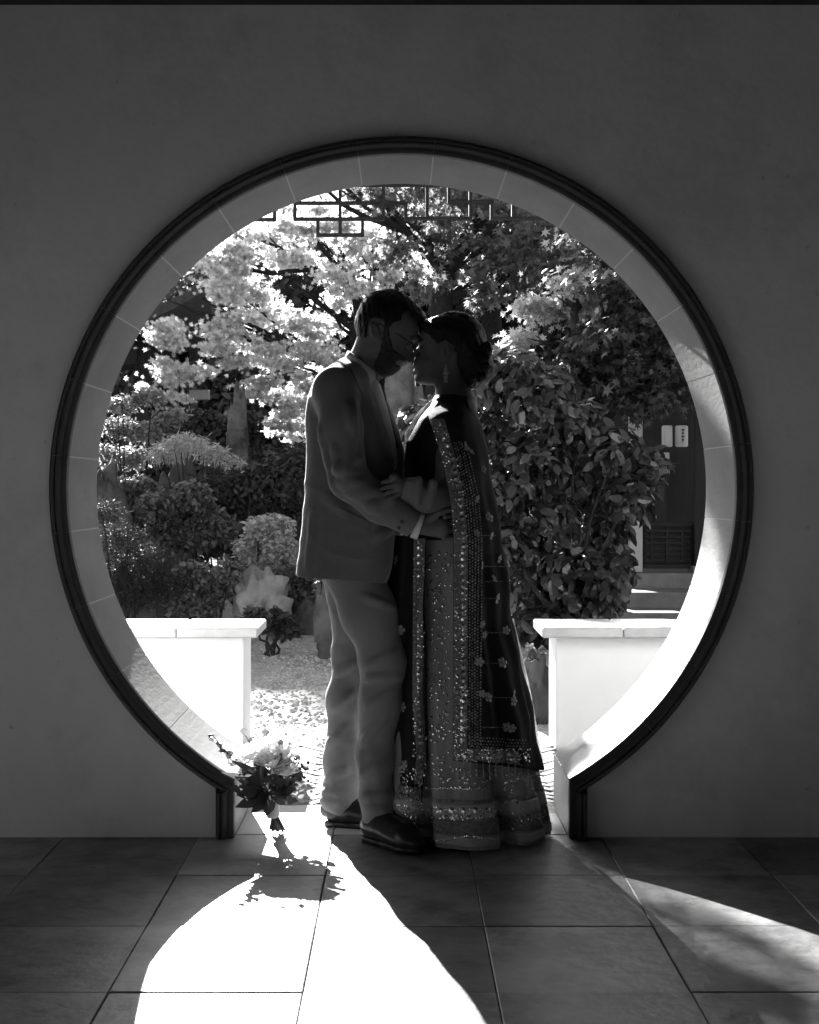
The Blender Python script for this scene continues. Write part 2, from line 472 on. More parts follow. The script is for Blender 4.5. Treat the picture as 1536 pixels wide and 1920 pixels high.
# ------------------------------------------------------------------ low white walls either side of the path
def low_wall(s, label):
    t = empty('low_wall', (s * 1.4, 1.74, 0)); tag(t, label, 'wall', 'low walls flanking the garden path')
    x0, x1 = s * .667, s * 2.6
    MB().bbox(min(x0, x1), max(x0, x1), 1.60, 1.88, -.1, .462, .006).build('plaster', M['lowplaster'], t)
    xa = .602
    for k in range(5):
        L0 = .345 if k == 0 else .42
        xb = xa + L0
        a, b = s * (xa + .0012), s * (xb - .0012)
        MB().bbox(min(a, b), max(a, b), 1.535, 1.945, .464, .508, .006).build('cap_stone', M['stonecap'], t)
        xa = xb
    return t
low_wall(-1, 'low white garden wall left of the path, brightly lit, behind the bouquet')
low_wall(1, 'low white garden wall right of the path, behind the gown')

# ------------------------------------------------------------------ hanging lattice under a beam
LY = 2.0
lat = empty('hanging_lattice', P(750, 347, LY)); tag(lat, 'dark timber fretwork of stepped rectangles hanging across the top of the gate', 'lattice')
def lbar(a, b, w=.0145, dep=.03):
    p, q = P(a[0], a[1], LY), P(b[0], b[1], LY)
    h = w / 2
    MB().bbox(min(p.x, q.x) - h, max(p.x, q.x) + h, LY - dep / 2 + rnd.uniform(-.001, .001), LY + dep / 2 + rnd.uniform(-.001, .001), min(p.z, q.z) - h, max(p.z, q.z) + h, .0015).build('lattice_bar', M['wood'], lat)
bars = [((400, 347), (1110, 347)), ((470, 412), (515, 412)), ((515, 376), (515, 409)), ((470, 376), (515, 376)), ((553, 381), (761, 381)), ((553, 385), (553, 411)), ((557, 411), (719, 411)), ((638, 351), (638, 377)), ((638, 385), (638, 407)),
        ((638, 415), (638, 441)), ((719, 351), (719, 377)), ((719, 385), (719, 407)), ((596, 441), (634, 441)), ((642, 441), (680, 441)), ((596, 415), (596, 437)), ((680, 415), (680, 437)),
        ((761, 385), (761, 411)), ((765, 410), (882, 410)), ((801, 351), (801, 406)), ((842, 351), (842, 379)), ((846, 379), (923, 379)), ((882, 383), (882, 406)), ((882, 351), (882, 375)),
        ((922, 383), (922, 410)), ((926, 410), (1030, 410)), ((962, 351), (962, 406)), ((1030, 351), (1030, 406)), ((430, 351), (430, 376)), ((434, 376), (466, 376)), ((470, 380), (470, 408))]
for a, b in bars: lbar(a, b)
pb = empty('porch_beam', (0, LY, 2.5)); tag(pb, 'dark timber beam and posts that carry the hanging lattice beyond the gate', 'beam')
zt = P(750, 347, LY).z
MB().bbox(-3.9, 3.9, LY - .05, LY + .05, zt + .012, zt + .16, .004).build('beam', M['wood'], pb)
for s in (-2, -1, 1, 2):
    MB().tube([(s * 1.95, LY, -.05), (s * 1.95, LY, zt + .16)], .06, 14).build('post', M['wood'], pb, smooth=True)

# roof of the covered walk between gate wall and beam
pr = MB(); zr = zt + .17
for k in range(1): pr.loft([[(-4.1, TH + .02, zr + .62), (-4.1, LY + .18, zr), (-4.1, LY + .18, zr + .09), (-4.1, TH + .02, zr + .74)], [(4.1, TH + .02, zr + .62), (4.1, LY + .18, zr), (4.1, LY + .18, zr + .09), (4.1, TH + .02, zr + .74)]])
pr.build('roof', M['ceiling'], pb)
for k in range(17):
    x = -4.0 + k * .5
    MB().loft([[(x - .03, TH + .03, zr + .53), (x + .03, TH + .03, zr + .53), (x + .03, TH + .03, zr + .612), (x - .03, TH + .03, zr + .612)], [(x - .03, LY + .16, zr - .085), (x + .03, LY + .16, zr - .085), (x + .03, LY + .16, zr - .003), (x - .03, LY + .16, zr - .003)]]).build('rafter', M['wood'], pb)
# ------------------------------------------------------------------ plants: leaf clouds, trunks, rocks
LEAF = {
    'diamond': np.array([(0, 0, 0), (.28, .45, .06), (0, 1, 0), (-.28, .45, .06)], np.float32),
    'needle': np.array([(0, 0, 0), (.07, .5, .02), (0, 1, 0), (-.07, .5, .02)], np.float32),
    'maple': np.array([(0, -.1, 0), (.16, .12, 0), (.62, .05, -.06), (.26, .36, .03), (.5, .82, -.05), (.12, .58, .03), (0, 1.1, -.08), (-.12, .58, .03), (-.5, .82, -.05), (-.26, .36, .03), (-.62, .05, -.06), (-.16, .12, 0)], np.float32),
    'oval': np.array([(0, 0, 0), (.2, .2, .05), (.26, .5, .06), (.16, .8, .03), (0, 1, -.05), (-.16, .8, .03), (-.26, .5, .06), (-.2, .2, .05)], np.float32),
}
def cloud_points(clumps, n, r, shell=.55):
    """points spread through ellipsoids; more of them in larger ones and near their skins"""
    c = np.array([k[0] for k in clumps], np.float32); s = np.array([k[1] for k in clumps], np.float32)
    w = np.prod(s, 1) ** (2 / 3.); w /= w.sum()
    i = r.choice(len(c), n, p=w)
    u = r.normal(size=(n, 3)).astype(np.float32); u /= np.linalg.norm(u, axis=1, keepdims=True)
    rad = r.uniform(0, 1, n) ** (1 / 3.); rad = shell + (1 - shell) * rad * r.uniform(.75, 1.12, n)
    rad = np.where(r.uniform(size=n) < .3, r.uniform(.1, .9, n), rad)
    if shell < .25: rad = np.abs(r.normal(0, .62, n)).clip(0, 1.7) * np.where(r.uniform(size=n) < .22, 2.1, 1.0)
    lump = 1 + .18 * np.sin(u[:, 0] * 7 + i) * np.cos(u[:, 2] * 6 + i * 1.7)
    p = c[i] + u * s[i] * (rad * lump)[:, None]
    return p, u
def leaf_frames(p, u, r, size, svar, out=.5, rand=.8, up=.5, droop=.0, back=0.0):
    n = len(p)
    nm = u * out + r.normal(size=(n, 3)) * rand * .6 + np.array([0, back, up]); nm /= np.linalg.norm(nm, axis=1, keepdims=True)
    ax = r.normal(size=(n, 3)) + np.array([0, 0, -droop * 2.0]) + u * .5
    ax -= nm * (ax * nm).sum(1, keepdims=True); ax /= np.linalg.norm(ax, axis=1, keepdims=True)
    sd = np.cross(ax, nm); s = size * r.uniform(1 - svar, 1 + svar, n)
    return sd, ax, nm, s
def leaf_geo(kind, p, fr):
    t = LEAF[kind]; sd, ax, nm, s = fr
    v = p[:, None] + (t[None, :, 0, None] * sd[:, None] + t[None, :, 1, None] * ax[:, None] + t[None, :, 2, None] * nm[:, None]) * s[:, None, None]
    k = len(t); f = np.arange(len(p) * k).reshape(-1, k)
    return v.reshape(-1, 3), f
def crown(name, clumps, n, size, kind, mt, seed, parent, **kw):
    r = np.random.RandomState(seed)
    shell = kw.pop('shell', .55); cut = kw.pop('cut', None); svar = kw.pop('svar', .35)
    p, u = cloud_points(clumps, n, r, shell)
    if cut is not None:
        k = cut(p); p, u = p[k], u[k]
    fr = leaf_frames(p, u, r, size, svar, **kw)
    v, f = leaf_geo(kind, p, fr)
    o = np_obj(name, v, f, mt, parent); o['kind'] = 'stuff'
    return o

def wiggle(a, b, n, amp, seed):
    a, b = Vector(a), Vector(b); out = []
    for i in range(n + 1):
        t = i / n; k = math.sin(math.pi * t)
        w = Vector((mnoise.noise(Vector((seed, t * 2.3, 0))), mnoise.noise(Vector((seed, t * 2.3, 9))), mnoise.noise(Vector((seed, t * 2.3, 19)))))
        out.append(a.lerp(b, t) + w * amp * k)
    return out
def branches(mb, start, ends, r0, r1, seed, amp=.25):
    for i, e in enumerate(ends):
        pts = wiggle(start, e, 7, amp, seed + i * 3.7)
        mb.tube(pts, [r0 + (r1 - r0) * k / 7 for k in range(8)], 6)
        q = pts[4]
        for j in range(3):
            rr = random.Random(seed * 31 + i * 7 + j)
            tip = Vector(e) + Vector((rr.uniform(-.5, .5), rr.uniform(-.5, .5), rr.uniform(-.2, .4))) * (Vector(e) - Vector(start)).length * .4
            mb.tube(wiggle(pts[3 + j], tip, 5, amp * .5, seed + j + i), [r0 * .4, r0 * .33, r0 * .26, r0 * .2, r0 * .13, r0 * .06], 5)
def tree(name, label, base, trunk, tr, limbs, clumps, n, size, kind, mt, seed, group=None, cat='tree', **kw):
    t = empty(name, base); tag(t, label, cat, group)
    mb = MB()
    pts = []
    for i in range(len(trunk) - 1): pts += wiggle(trunk[i], trunk[i + 1], 4, .06, seed + i)[:-1]
    pts.append(Vector(trunk[-1]))
    m_ = len(pts) - 1
    mb.tube(pts, [tr[0] + (tr[1] - tr[0]) * k / m_ for k in range(m_ + 1)], 9)
    for st, ends, r0 in limbs: branches(mb, st, ends, r0, r0 * .35, seed + 5)
    mb.build('trunk', M['bark'], t, smooth=True)
    crown('crown', clumps, n, size, kind, mt, seed, t, **kw)
    return t
def bush(name, label, base, clumps, n, size, kind, mt, seed, group=None, cat='shrub', stems=6, **kw):
    t = empty(name, base); tag(t, label, cat, group)
    mb = MB(); rr = random.Random(seed)
    for i in range(stems):
        c, s = clumps[i % len(clumps)]
        mb.tube(wiggle(Vector(base) + Vector((rr.uniform(-.08, .08), rr.uniform(-.08, .08), -.06)), Vector(c) + Vector((rr.uniform(-.5, .5) * s[0], rr.uniform(-.5, .5) * s[1], rr.uniform(-.3, .5) * s[2])), 5, .08, seed + i), [.014, .012, .010, .008, .006, .003], 5)
    mb.build('stem', M['bark'], t)
    crown('foliage', clumps, n, size, kind, mt, seed, t, **kw)
    return t
def pc(px, py, y, rx, rz, ry=None):
    """clump given in picture units: centre, half width and half height in px"""
    k = (D + y) / F
    return (tuple(P(px, py, y)), (rx * k, (ry if ry is not None else max(rx, rz) * k * .8), rz * k))
def rock(name, label, px, py_base, y, w, h, seed, mt, d=None, lean=0.0, pits=.25, group=None, cat='rock', z0=None, blocky=.75):
    k = (D + y) / F; W, Hh = w * k, h * k
    top = P(px, py_base - h, y).z
    c = P(px, py_base, y); c.z = -.12; Hh = top - c.z
    nu, nv = 30, 22; rings = []
    for j in range(nv + 1):
        ph = -math.pi / 2 + math.pi * j / nv
        ring = []
        for i in range(nu):
            th = 2 * math.pi * i / nu
            cp = math.cos(ph) ** blocky; u = Vector((cp * math.cos(th), cp * math.sin(th), math.sin(ph)))
            q = u * 1.6 + Vector((seed * 3.1, seed, 0))
            n = mnoise.noise(q) * .34 + mnoise.noise(q * 2.6) * .2 + mnoise.noise(q * 6) * .09
            pit = max(0, mnoise.noise(q * 2.2 + Vector((9, 9, 9))) - .15) * -pits * 2
            rr = 1 + n + pit
            zz = (u.z * rr * .5 + .47) * Hh
            ring.append(Vector((u.x * rr * W / 2 + lean * (zz / Hh) * W, u.y * rr * (d or W * .8) / 2, zz)))
        rings.append(ring)
    o = MB().loft([[v + Vector((c.x, c.y, c.z)) for v in r] for r in rings]).build(name, mt, smooth=True, loc=(c.x, c.y, c.z))
    tag(o, label, cat, group)
    return o

# --- far screen of trees, well beyond the sun's path
for i, (px, y, h, w, kd) in enumerate([(120, 40, 8.8, 3.4, 1), (245, 44, 9.6, 3.6, 0), (360, 38, 8.4, 3.0, 1), (470, 46, 9.8, 3.8, 0), (585, 40, 9.2, 3.2, 1), (700, 45, 11.4, 3.8, 0), (800, 37, 11.5, 3.4, 0), (905, 42, 12.5, 3.8, 1),
                                  (1010, 36, 12, 3.6, 0), (1120, 40, 12.5, 3.8, 0), (1235, 36, 11, 3.6, 1), (1350, 42, 11.5, 3.8, 0)]):
    x = (px - CX) / F * (D + y); rr = random.Random(i)
    cl = []
    for k in range(24):
        zz = h * (.12 + .8 * rr.random()); q = 1 - abs(zz / h - .5) * .9
        cl.append(((x + rr.uniform(-1, 1) * w * .75 * q, y + rr.uniform(-1, 1) * 1.4, zz), (w * .42 * q + .4, 1.4, w * .3 * q + .5)))
    nm = ['dark spreading tree in the far screen', 'pale airy tree in the far screen'][kd]
    where = ['at the far left edge of the gate view', 'behind the pavilion column', 'just right of the pavilion roof', 'behind the bright maple, left side', 'behind the bright maple, middle', 'behind the groom', 'above the couple', 'behind the forked trunk', 'behind the thick straight trunk', 'above the glossy shrub', 'above the tea house', 'at the far right edge of the gate view'][i]
    tree('background_tree', nm + ' ' + where, (x, y, 0), [(x, y, -.1), (x + .2, y, h * .4), (x, y, h * .8)], (.2, .06), [((x, y, h * .4), [c[0] for c in cl[:5]], .08)], cl, 9000, .30, 'oval', M['leaf_dark'] if kd == 0 else M['leaf_mid'], 100 + i, 'trees far beyond the gate', shell=.3)

# the wood goes on to both sides beyond what the gate shows, as one mass
rr = random.Random(400); cl = []
for (x, y, h) in [(-26, 38, 9.5), (-22, 43, 9), (-18, 37, 8.5), (-14.5, 42, 9), (-31, 44, 10), (-12, 30, 6.5), (-17, 28, 6), (17, 38, 11), (21, 42, 11), (26, 38, 10), (-36, 40, 10)]:
    for k in range(18):
        zz = h * (.1 + .8 * rr.random()); q = 1 - abs(zz / h - .5) * .9
        cl.append(((x + rr.uniform(-1, 1) * 2.6 * q, y + rr.uniform(-1, 1) * 1.4, zz), (1.8, 1.4, 1.4)))
fw = crown('far_wood', cl, 42000, .30, 'oval', M['leaf_dark'], 400, None, shell=.3)
tag(fw, 'dark wood continuing to either side of the garden', 'wood', kind='stuff')

# --- bright maple left of centre
rr = random.Random(5)
pads = []
for (px, py, rx, rz) in [(560, 412, 70, 26), (470, 445, 62, 24), (640, 445, 60, 26), (420, 490, 52, 22), (535, 485, 58, 22), (610, 505, 50, 22), (690, 480, 44, 24), (450, 550, 56, 20), (330, 622, 50, 24), (420, 615, 56, 24),
                         (510, 600, 48, 20), (590, 610, 62, 26), (655, 555, 44, 22), (350, 690, 58, 22), (440, 668, 60, 22), (540, 665, 64, 26), (620, 660, 52, 26), (510, 730, 62, 24), (570, 775, 46, 22), (590, 715, 48, 24), (700, 560, 40, 26), (745, 500, 40, 30), (310, 730, 30, 12), (540, 815, 36, 16), (430, 520, 40, 18)]:
    for k in range(8):
        q = rr.uniform(.2, .55)
        pads.append(pc(px + rr.uniform(-42, 42), py + rr.uniform(-20, 20), 14.2 + rr.uniform(-1.6, 1.2), rx * q, rz * q * .7, .4))
mt_base = P(735, 1010, 14); mt_base.z = 0
j1 = P(728, 640, 14)
lim = [(j1, [P(585, 440, 13.6), P(640, 480, 14.2)], .075), (P(731, 690, 14), [P(570, 545, 13.4), P(600, 640, 14)], .07), (j1, [P(760, 430, 14.6), P(700, 470, 14)], .07), (P(733, 720, 14), [P(420, 620, 13.6), P(520, 690, 14), P(380, 560, 14)], .06), (P(640, 520, 13.8), [P(470, 440, 14), P(430, 500, 14)], .045)]
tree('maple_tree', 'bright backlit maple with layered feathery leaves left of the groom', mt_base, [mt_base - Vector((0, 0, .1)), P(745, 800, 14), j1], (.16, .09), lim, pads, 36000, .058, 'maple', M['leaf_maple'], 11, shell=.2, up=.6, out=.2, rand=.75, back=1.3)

# --- forked dark tree and straight trunk above the bride
b = P(826, 1010, 11); b.z = 0
pads = []
for (px, py, rx, rz) in [(770, 365, 60, 26), (860, 370, 60, 24), (940, 385, 60, 26), (1010, 430, 60, 26), (700, 372, 50, 20), (820, 430, 54, 20), (915, 450, 54, 22), (1080, 480, 54, 26), (870, 500, 40, 18), (1000, 500, 48, 20), (955, 545, 36, 18), (760, 470, 34, 20), (790, 540, 26, 16), (880, 560, 30, 18)]:
    for k in range(4): pads.append(pc(px + rr.uniform(-36, 36), py + rr.uniform(-18, 18), 11 + rr.uniform(-1, 1.2), rx * .62, rz * .7, .5))
for k in range(26):  # extra boughs, mostly out of view, added to dapple sun on the right jamb
    x = rr.uniform(-2.55, -.6); z = rr.uniform(4.3, 6.3)
    pads.append(((x, 10.8 + rr.uniform(-.5, .6), z), (rr.uniform(.15, .32), .35, rr.uniform(.08, .15))))
FT_PADS = pads
tree('forked_tree', 'dark forked tree whose trunk rises straight above the heads of the couple', b, [b - Vector((0, 0, .1)), P(822, 700, 11), P(835, 510, 11)], (.17, .11),
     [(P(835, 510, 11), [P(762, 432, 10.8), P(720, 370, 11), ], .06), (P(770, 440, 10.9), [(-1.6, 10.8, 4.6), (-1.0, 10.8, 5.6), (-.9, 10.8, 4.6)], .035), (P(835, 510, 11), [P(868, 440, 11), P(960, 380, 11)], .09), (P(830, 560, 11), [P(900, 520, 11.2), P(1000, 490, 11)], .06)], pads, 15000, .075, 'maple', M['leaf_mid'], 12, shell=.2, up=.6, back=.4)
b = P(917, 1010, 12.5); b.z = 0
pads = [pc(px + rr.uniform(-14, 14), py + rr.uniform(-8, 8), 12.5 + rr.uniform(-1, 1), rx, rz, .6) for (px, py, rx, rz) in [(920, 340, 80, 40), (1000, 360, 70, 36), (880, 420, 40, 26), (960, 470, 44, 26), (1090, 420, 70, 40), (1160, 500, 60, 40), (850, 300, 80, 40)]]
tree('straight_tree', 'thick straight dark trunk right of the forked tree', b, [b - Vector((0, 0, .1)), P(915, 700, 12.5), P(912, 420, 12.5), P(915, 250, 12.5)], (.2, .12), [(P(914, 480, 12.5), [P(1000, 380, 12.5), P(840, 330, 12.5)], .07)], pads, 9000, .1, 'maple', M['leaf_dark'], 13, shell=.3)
# dark maple over the tea house, a few sprays of it in the sun
b = P(1150, 1010, 6.9); b.z = 0
pads = []
for (px, py, rx, rz) in [(1130, 540, 70, 26), (1210, 600, 60, 30), (1150, 640, 76, 26), (1060, 700, 60, 24), (1230, 690, 50, 28), (1120, 720, 76, 26), (1200, 755, 60, 22), (1040, 745, 50, 22), (1270, 650, 40, 30), (1250, 740, 30, 22), (1190, 480, 60, 30), (1140, 440, 60, 30), (1250, 550, 40, 30), (1290, 720, 30, 30), (1180, 700, 60, 26), (1110, 660, 40, 20)]:
    for k in range(4): pads.append(pc(px + rr.uniform(-34, 34), py + rr.uniform(-18, 18), 6.8 + rr.uniform(-.5, .6), rx * .66, rz * .72, .45))
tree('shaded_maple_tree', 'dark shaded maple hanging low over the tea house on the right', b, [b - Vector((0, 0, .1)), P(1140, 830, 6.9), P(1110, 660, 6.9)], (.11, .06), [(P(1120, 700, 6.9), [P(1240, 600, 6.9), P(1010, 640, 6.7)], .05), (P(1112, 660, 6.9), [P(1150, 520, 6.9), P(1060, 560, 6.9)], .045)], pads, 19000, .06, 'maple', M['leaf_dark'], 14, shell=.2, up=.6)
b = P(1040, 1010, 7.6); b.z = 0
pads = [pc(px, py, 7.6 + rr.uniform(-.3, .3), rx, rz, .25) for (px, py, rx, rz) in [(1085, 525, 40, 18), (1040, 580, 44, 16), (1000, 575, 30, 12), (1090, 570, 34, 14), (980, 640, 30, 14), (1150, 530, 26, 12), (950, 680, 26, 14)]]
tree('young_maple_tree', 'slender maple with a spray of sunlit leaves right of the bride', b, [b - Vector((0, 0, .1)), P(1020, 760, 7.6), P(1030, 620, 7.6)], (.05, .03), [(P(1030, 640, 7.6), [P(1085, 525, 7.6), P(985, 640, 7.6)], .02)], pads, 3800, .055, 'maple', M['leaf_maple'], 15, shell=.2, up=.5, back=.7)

# unseen tree added beyond the pavilion so its crown shades a band of the path
cl = [((-5.3 + rr.uniform(-.55, .55), 24 + rr.uniform(-.8, .8), rr.uniform(7.7, 8.4)), (.4, .5, .2)) for k in range(12)]
tree('shade_caster_tree', 'unseen tree added behind the pavilion at the left, its crown above the gate view to shade the path', (-5.3, 24, 0), [(-5.3, 24, -.1), (-5.2, 24, 4), (-5.2, 24, 7.6)], (.2, .1), [((-5.2, 24, 7.0), [c_[0] for c_ in cl[:5]], .06)], cl, 3200, .16, 'maple', M['leaf_dark'], 77, shell=.2)

# --- glossy broad-leaved shrub on the right: the nearest leaves one by one
cam_sh = empty('glossy_shrub', P(1060, 1190, 5)); tag(cam_sh, 'large glossy broad-leaved shrub filling the right side behind the bride', 'shrub')
cl = []
for (px, py, rx, rz) in [(950, 690, 60, 44), (905, 730, 40, 40), (1010, 740, 64, 46), (930, 800, 60, 50), (1080, 790, 60, 46), (1010, 850, 70, 50), (1150, 840, 60, 36), (1205, 870, 44, 34), (1090, 890, 70, 50), (950, 910, 50, 50), (1180, 930, 46, 40),
                         (1020, 970, 70, 52), (1120, 990, 60, 50), (960, 1020, 44, 44), (1070, 1070, 66, 46), (1150, 1070, 40, 40), (990, 1110, 48, 44), (1100, 1135, 60, 36), (1010, 1165, 60, 30), (845, 760, 34, 24), (800, 775, 34, 24), (775, 800, 30, 24)]:
    cl.append(pc(px, py, 5.2 + rr.uniform(-.25, .35), rx, rz, .22))
mb = MB()
b0 = P(1060, 1190, 5.2)
for i, (c, s) in enumerate(cl): mb.tube(wiggle(b0 + Vector((rr.uniform(-.1, .1), rr.uniform(-.1, .1), -.1)), c, 6, .12, i), [.03, .025, .02, .016, .012, .008, .005], 6)
mb.build('stem', M['bark'], cam_sh)
r = np.random.RandomState(21)
p, u = cloud_points(cl, 6800, r, .7)
sd, ax, nm, s = leaf_frames(p, u, r, .092, .45, out=.7, rand=.7, up=.35, droop=.7)
front = np.where((p[:, 1] < 5.15) & (u[:, 1] < -.2))[0]
pxs = CX + p[:, 0] / (D + p[:, 1]) * F
front = front[pxs[front] > 940]
pick = front[r.permutation(len(front))[:300]]
rest = np.setdiff1d(np.arange(len(p)), pick)
v, f = leaf_geo('oval', p[rest], (sd[rest], ax[rest], nm[rest], s[rest]))
o = np_obj('foliage', v, f, M['leaf_camellia'], cam_sh); o['kind'] = 'stuff'
lv = [(0, 0, 0), (.13, .12, .03), (.23, .35, .055), (.24, .58, .05), (.14, .84, .01), (0, 1, -.06), (-.14, .84, .01), (-.24, .58, .05), (-.23, .35, .055), (-.13, .12, .03), (0, .12, 0), (0, .35, .0), (0, .58, -.005), (0, .84, -.03)]
lf = [(0, 1, 10), (0, 10, 9), (1, 2, 11, 10), (10, 11, 8, 9), (2, 3, 12, 11), (11, 12, 7, 8), (3, 4, 13, 12), (12, 13, 6, 7), (4, 5, 13), (13, 5, 6)]
big_leaf = MB().add(lv, lf).mesh('leaf'); big_leaf.materials.append(M['leaf_camellia'])
for i in pick:
    o = bpy.data.objects.new('leaf', big_leaf); COL.objects.link(o)
    m3 = Matrix((tuple(sd[i]), tuple(ax[i]), tuple(nm[i]))).transposed()
    o.rotation_euler = m3.to_euler(); o.scale = [float(s[i]) * 1.08] * 3; o.location = Vector(p[i].tolist()); adopt(o, cam_sh)

# --- shrubs and rocks on the left
def shrub_px(name, label, y, parts, n, size, kind, mt, seed, base=None, **kw):
    cl = [pc(a, b_, y + random.Random(seed + i).uniform(-.3, .3), c, d_) for i, (a, b_, c, d_) in enumerate(parts)]
    bx = sum(c[0][0] for c in cl) / len(cl)
    return bush(name, label, (bx, y, 0), cl, n, size, kind, mt, seed, 'garden shrubs on the left', **kw)
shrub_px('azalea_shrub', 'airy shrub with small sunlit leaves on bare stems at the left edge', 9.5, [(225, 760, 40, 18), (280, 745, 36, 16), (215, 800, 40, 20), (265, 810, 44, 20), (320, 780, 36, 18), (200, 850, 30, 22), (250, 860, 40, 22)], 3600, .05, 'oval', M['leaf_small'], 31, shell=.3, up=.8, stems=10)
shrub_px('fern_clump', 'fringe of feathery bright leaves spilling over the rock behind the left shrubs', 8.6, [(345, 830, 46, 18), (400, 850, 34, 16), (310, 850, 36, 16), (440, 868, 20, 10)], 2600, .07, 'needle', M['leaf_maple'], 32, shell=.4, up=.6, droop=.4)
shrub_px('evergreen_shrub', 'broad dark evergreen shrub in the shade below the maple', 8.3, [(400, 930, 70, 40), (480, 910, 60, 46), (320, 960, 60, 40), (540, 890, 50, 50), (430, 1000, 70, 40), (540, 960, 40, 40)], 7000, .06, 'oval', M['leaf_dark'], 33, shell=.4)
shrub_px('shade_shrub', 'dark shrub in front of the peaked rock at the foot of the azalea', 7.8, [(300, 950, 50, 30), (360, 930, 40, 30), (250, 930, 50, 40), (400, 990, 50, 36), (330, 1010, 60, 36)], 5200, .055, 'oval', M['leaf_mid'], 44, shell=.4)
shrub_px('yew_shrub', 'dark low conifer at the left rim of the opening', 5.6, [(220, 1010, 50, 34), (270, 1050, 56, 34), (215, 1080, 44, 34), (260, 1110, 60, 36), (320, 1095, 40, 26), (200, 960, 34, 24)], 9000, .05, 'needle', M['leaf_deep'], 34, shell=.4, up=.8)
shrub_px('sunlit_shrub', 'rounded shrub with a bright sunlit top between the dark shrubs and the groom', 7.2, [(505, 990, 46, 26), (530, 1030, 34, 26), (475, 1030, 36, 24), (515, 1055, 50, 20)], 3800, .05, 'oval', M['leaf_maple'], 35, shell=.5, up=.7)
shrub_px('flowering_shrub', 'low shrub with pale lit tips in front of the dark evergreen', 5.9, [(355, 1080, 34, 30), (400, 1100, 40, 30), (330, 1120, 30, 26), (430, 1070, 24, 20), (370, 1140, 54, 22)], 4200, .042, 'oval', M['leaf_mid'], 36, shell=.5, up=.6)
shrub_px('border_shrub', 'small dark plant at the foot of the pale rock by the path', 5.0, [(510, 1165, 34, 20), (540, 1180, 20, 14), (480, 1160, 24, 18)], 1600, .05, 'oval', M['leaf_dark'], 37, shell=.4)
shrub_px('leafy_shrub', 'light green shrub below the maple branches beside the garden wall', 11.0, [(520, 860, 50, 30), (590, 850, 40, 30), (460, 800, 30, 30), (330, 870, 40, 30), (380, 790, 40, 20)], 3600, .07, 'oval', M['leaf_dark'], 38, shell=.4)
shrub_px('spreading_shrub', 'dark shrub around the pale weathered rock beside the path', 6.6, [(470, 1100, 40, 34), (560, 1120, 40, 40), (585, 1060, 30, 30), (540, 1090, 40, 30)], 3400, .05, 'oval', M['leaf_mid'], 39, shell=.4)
rock('weathered_rock', 'large pale pitted rock beside the path among the shrubs', 490, 1180, 6.0, 104, 112, 3, M['greyrock'] if False else M['rock'], pits=.5)
rock('standing_rock', 'tall narrow pale stone standing under the maple', 443, 830, 10.4, 42, 90, 6, M['greyrock'], lean=.08, blocky=.5)
rock('mossy_rock', 'rounded grey rock half hidden at the left rim', 190, 985, 7.4, 110, 110, 7, M['darkrock'])
rock('peaked_rock', 'peaked grey rock among the dark shrubs', 330, 960, 9.2, 90, 90, 8, M['darkrock'], lean=.1)
rock('knobbed_rock', 'knobbed upright rock beside the trousers of the groom', 624, 1222, 4.9, 52, 150, 10, M['darkrock'], lean=-.35, pits=.5)
rock('path_rock', 'low dark rock behind the hem of the gown by the right low wall', 1002, 1375, 2.3, 62, 150, 12, M['darkrock'])
rock('pale_rock', 'smooth pale boulder seen between the two faces', 754, 800, 6.4, 92, 126, 14, M['greyrock'], pits=.05, blocky=.5)
rock('bed_rock', 'small grey rock at the edge of the path', 575, 1172, 6.3, 46, 40, 15, M['darkrock'])

# --- pavilion at the left
pav = empty('pavilion', (-5.9, 19.5, 0)); tag(pav, 'dark garden pavilion with an upturned tiled roof at the left rim', 'pavilion')
def roof_grid(cx, cy, hx, hy, z0, rise, lift, n=36, drop=0.0):
    V = np.zeros((n + 1, n + 1, 3))
    for j in range(n + 1):
        for i in range(n + 1):
            u, v = -1 + 2 * i / n, -1 + 2 * j / n
            m_ = max(abs(u), abs(v))
            zz = z0 + rise * (1 - m_) ** 1.35 + lift * (abs(u) * abs(v)) ** 3 - drop
            V[j, i] = (cx + hx * u * (1 + .04 * (abs(v) ** 4)), cy + hy * v * (1 + .04 * (abs(u) ** 4)), zz)
    idx = np.arange((n + 1) ** 2).reshape(n + 1, n + 1)
    f = np.stack([idx[:-1, :-1], idx[:-1, 1:], idx[1:, 1:], idx[1:, :-1]], -1).reshape(-1, 4)
    return V, f, idx
def solid_roof(name, parent, cx, cy, hx, hy, z0, rise, lift, th, mt):
    n = 36
    V, f, idx = roof_grid(cx, cy, hx, hy, z0, rise, lift, n)
    W, _, _ = roof_grid(cx, cy, hx, hy, z0, rise * .5, lift, n, th)
    k = V.reshape(-1, 3).shape[0]
    rim = np.concatenate([idx[0, :-1], idx[:-1, -1], idx[-1, :0:-1], idx[:0:-1, 0]])
    side = np.stack([rim, np.roll(rim, -1), np.roll(rim, -1) + k, rim + k], -1)
    return np_obj(name, np.concatenate([V.reshape(-1, 3), W.reshape(-1, 3)]), np.concatenate([f, f[:, ::-1] + k, side[:, ::-1]]), mt, parent)
solid_roof('roof', pav, -5.9, 19.5, 3.0, 3.0, 3.5, 1.9, .75, .16, M['tile'])
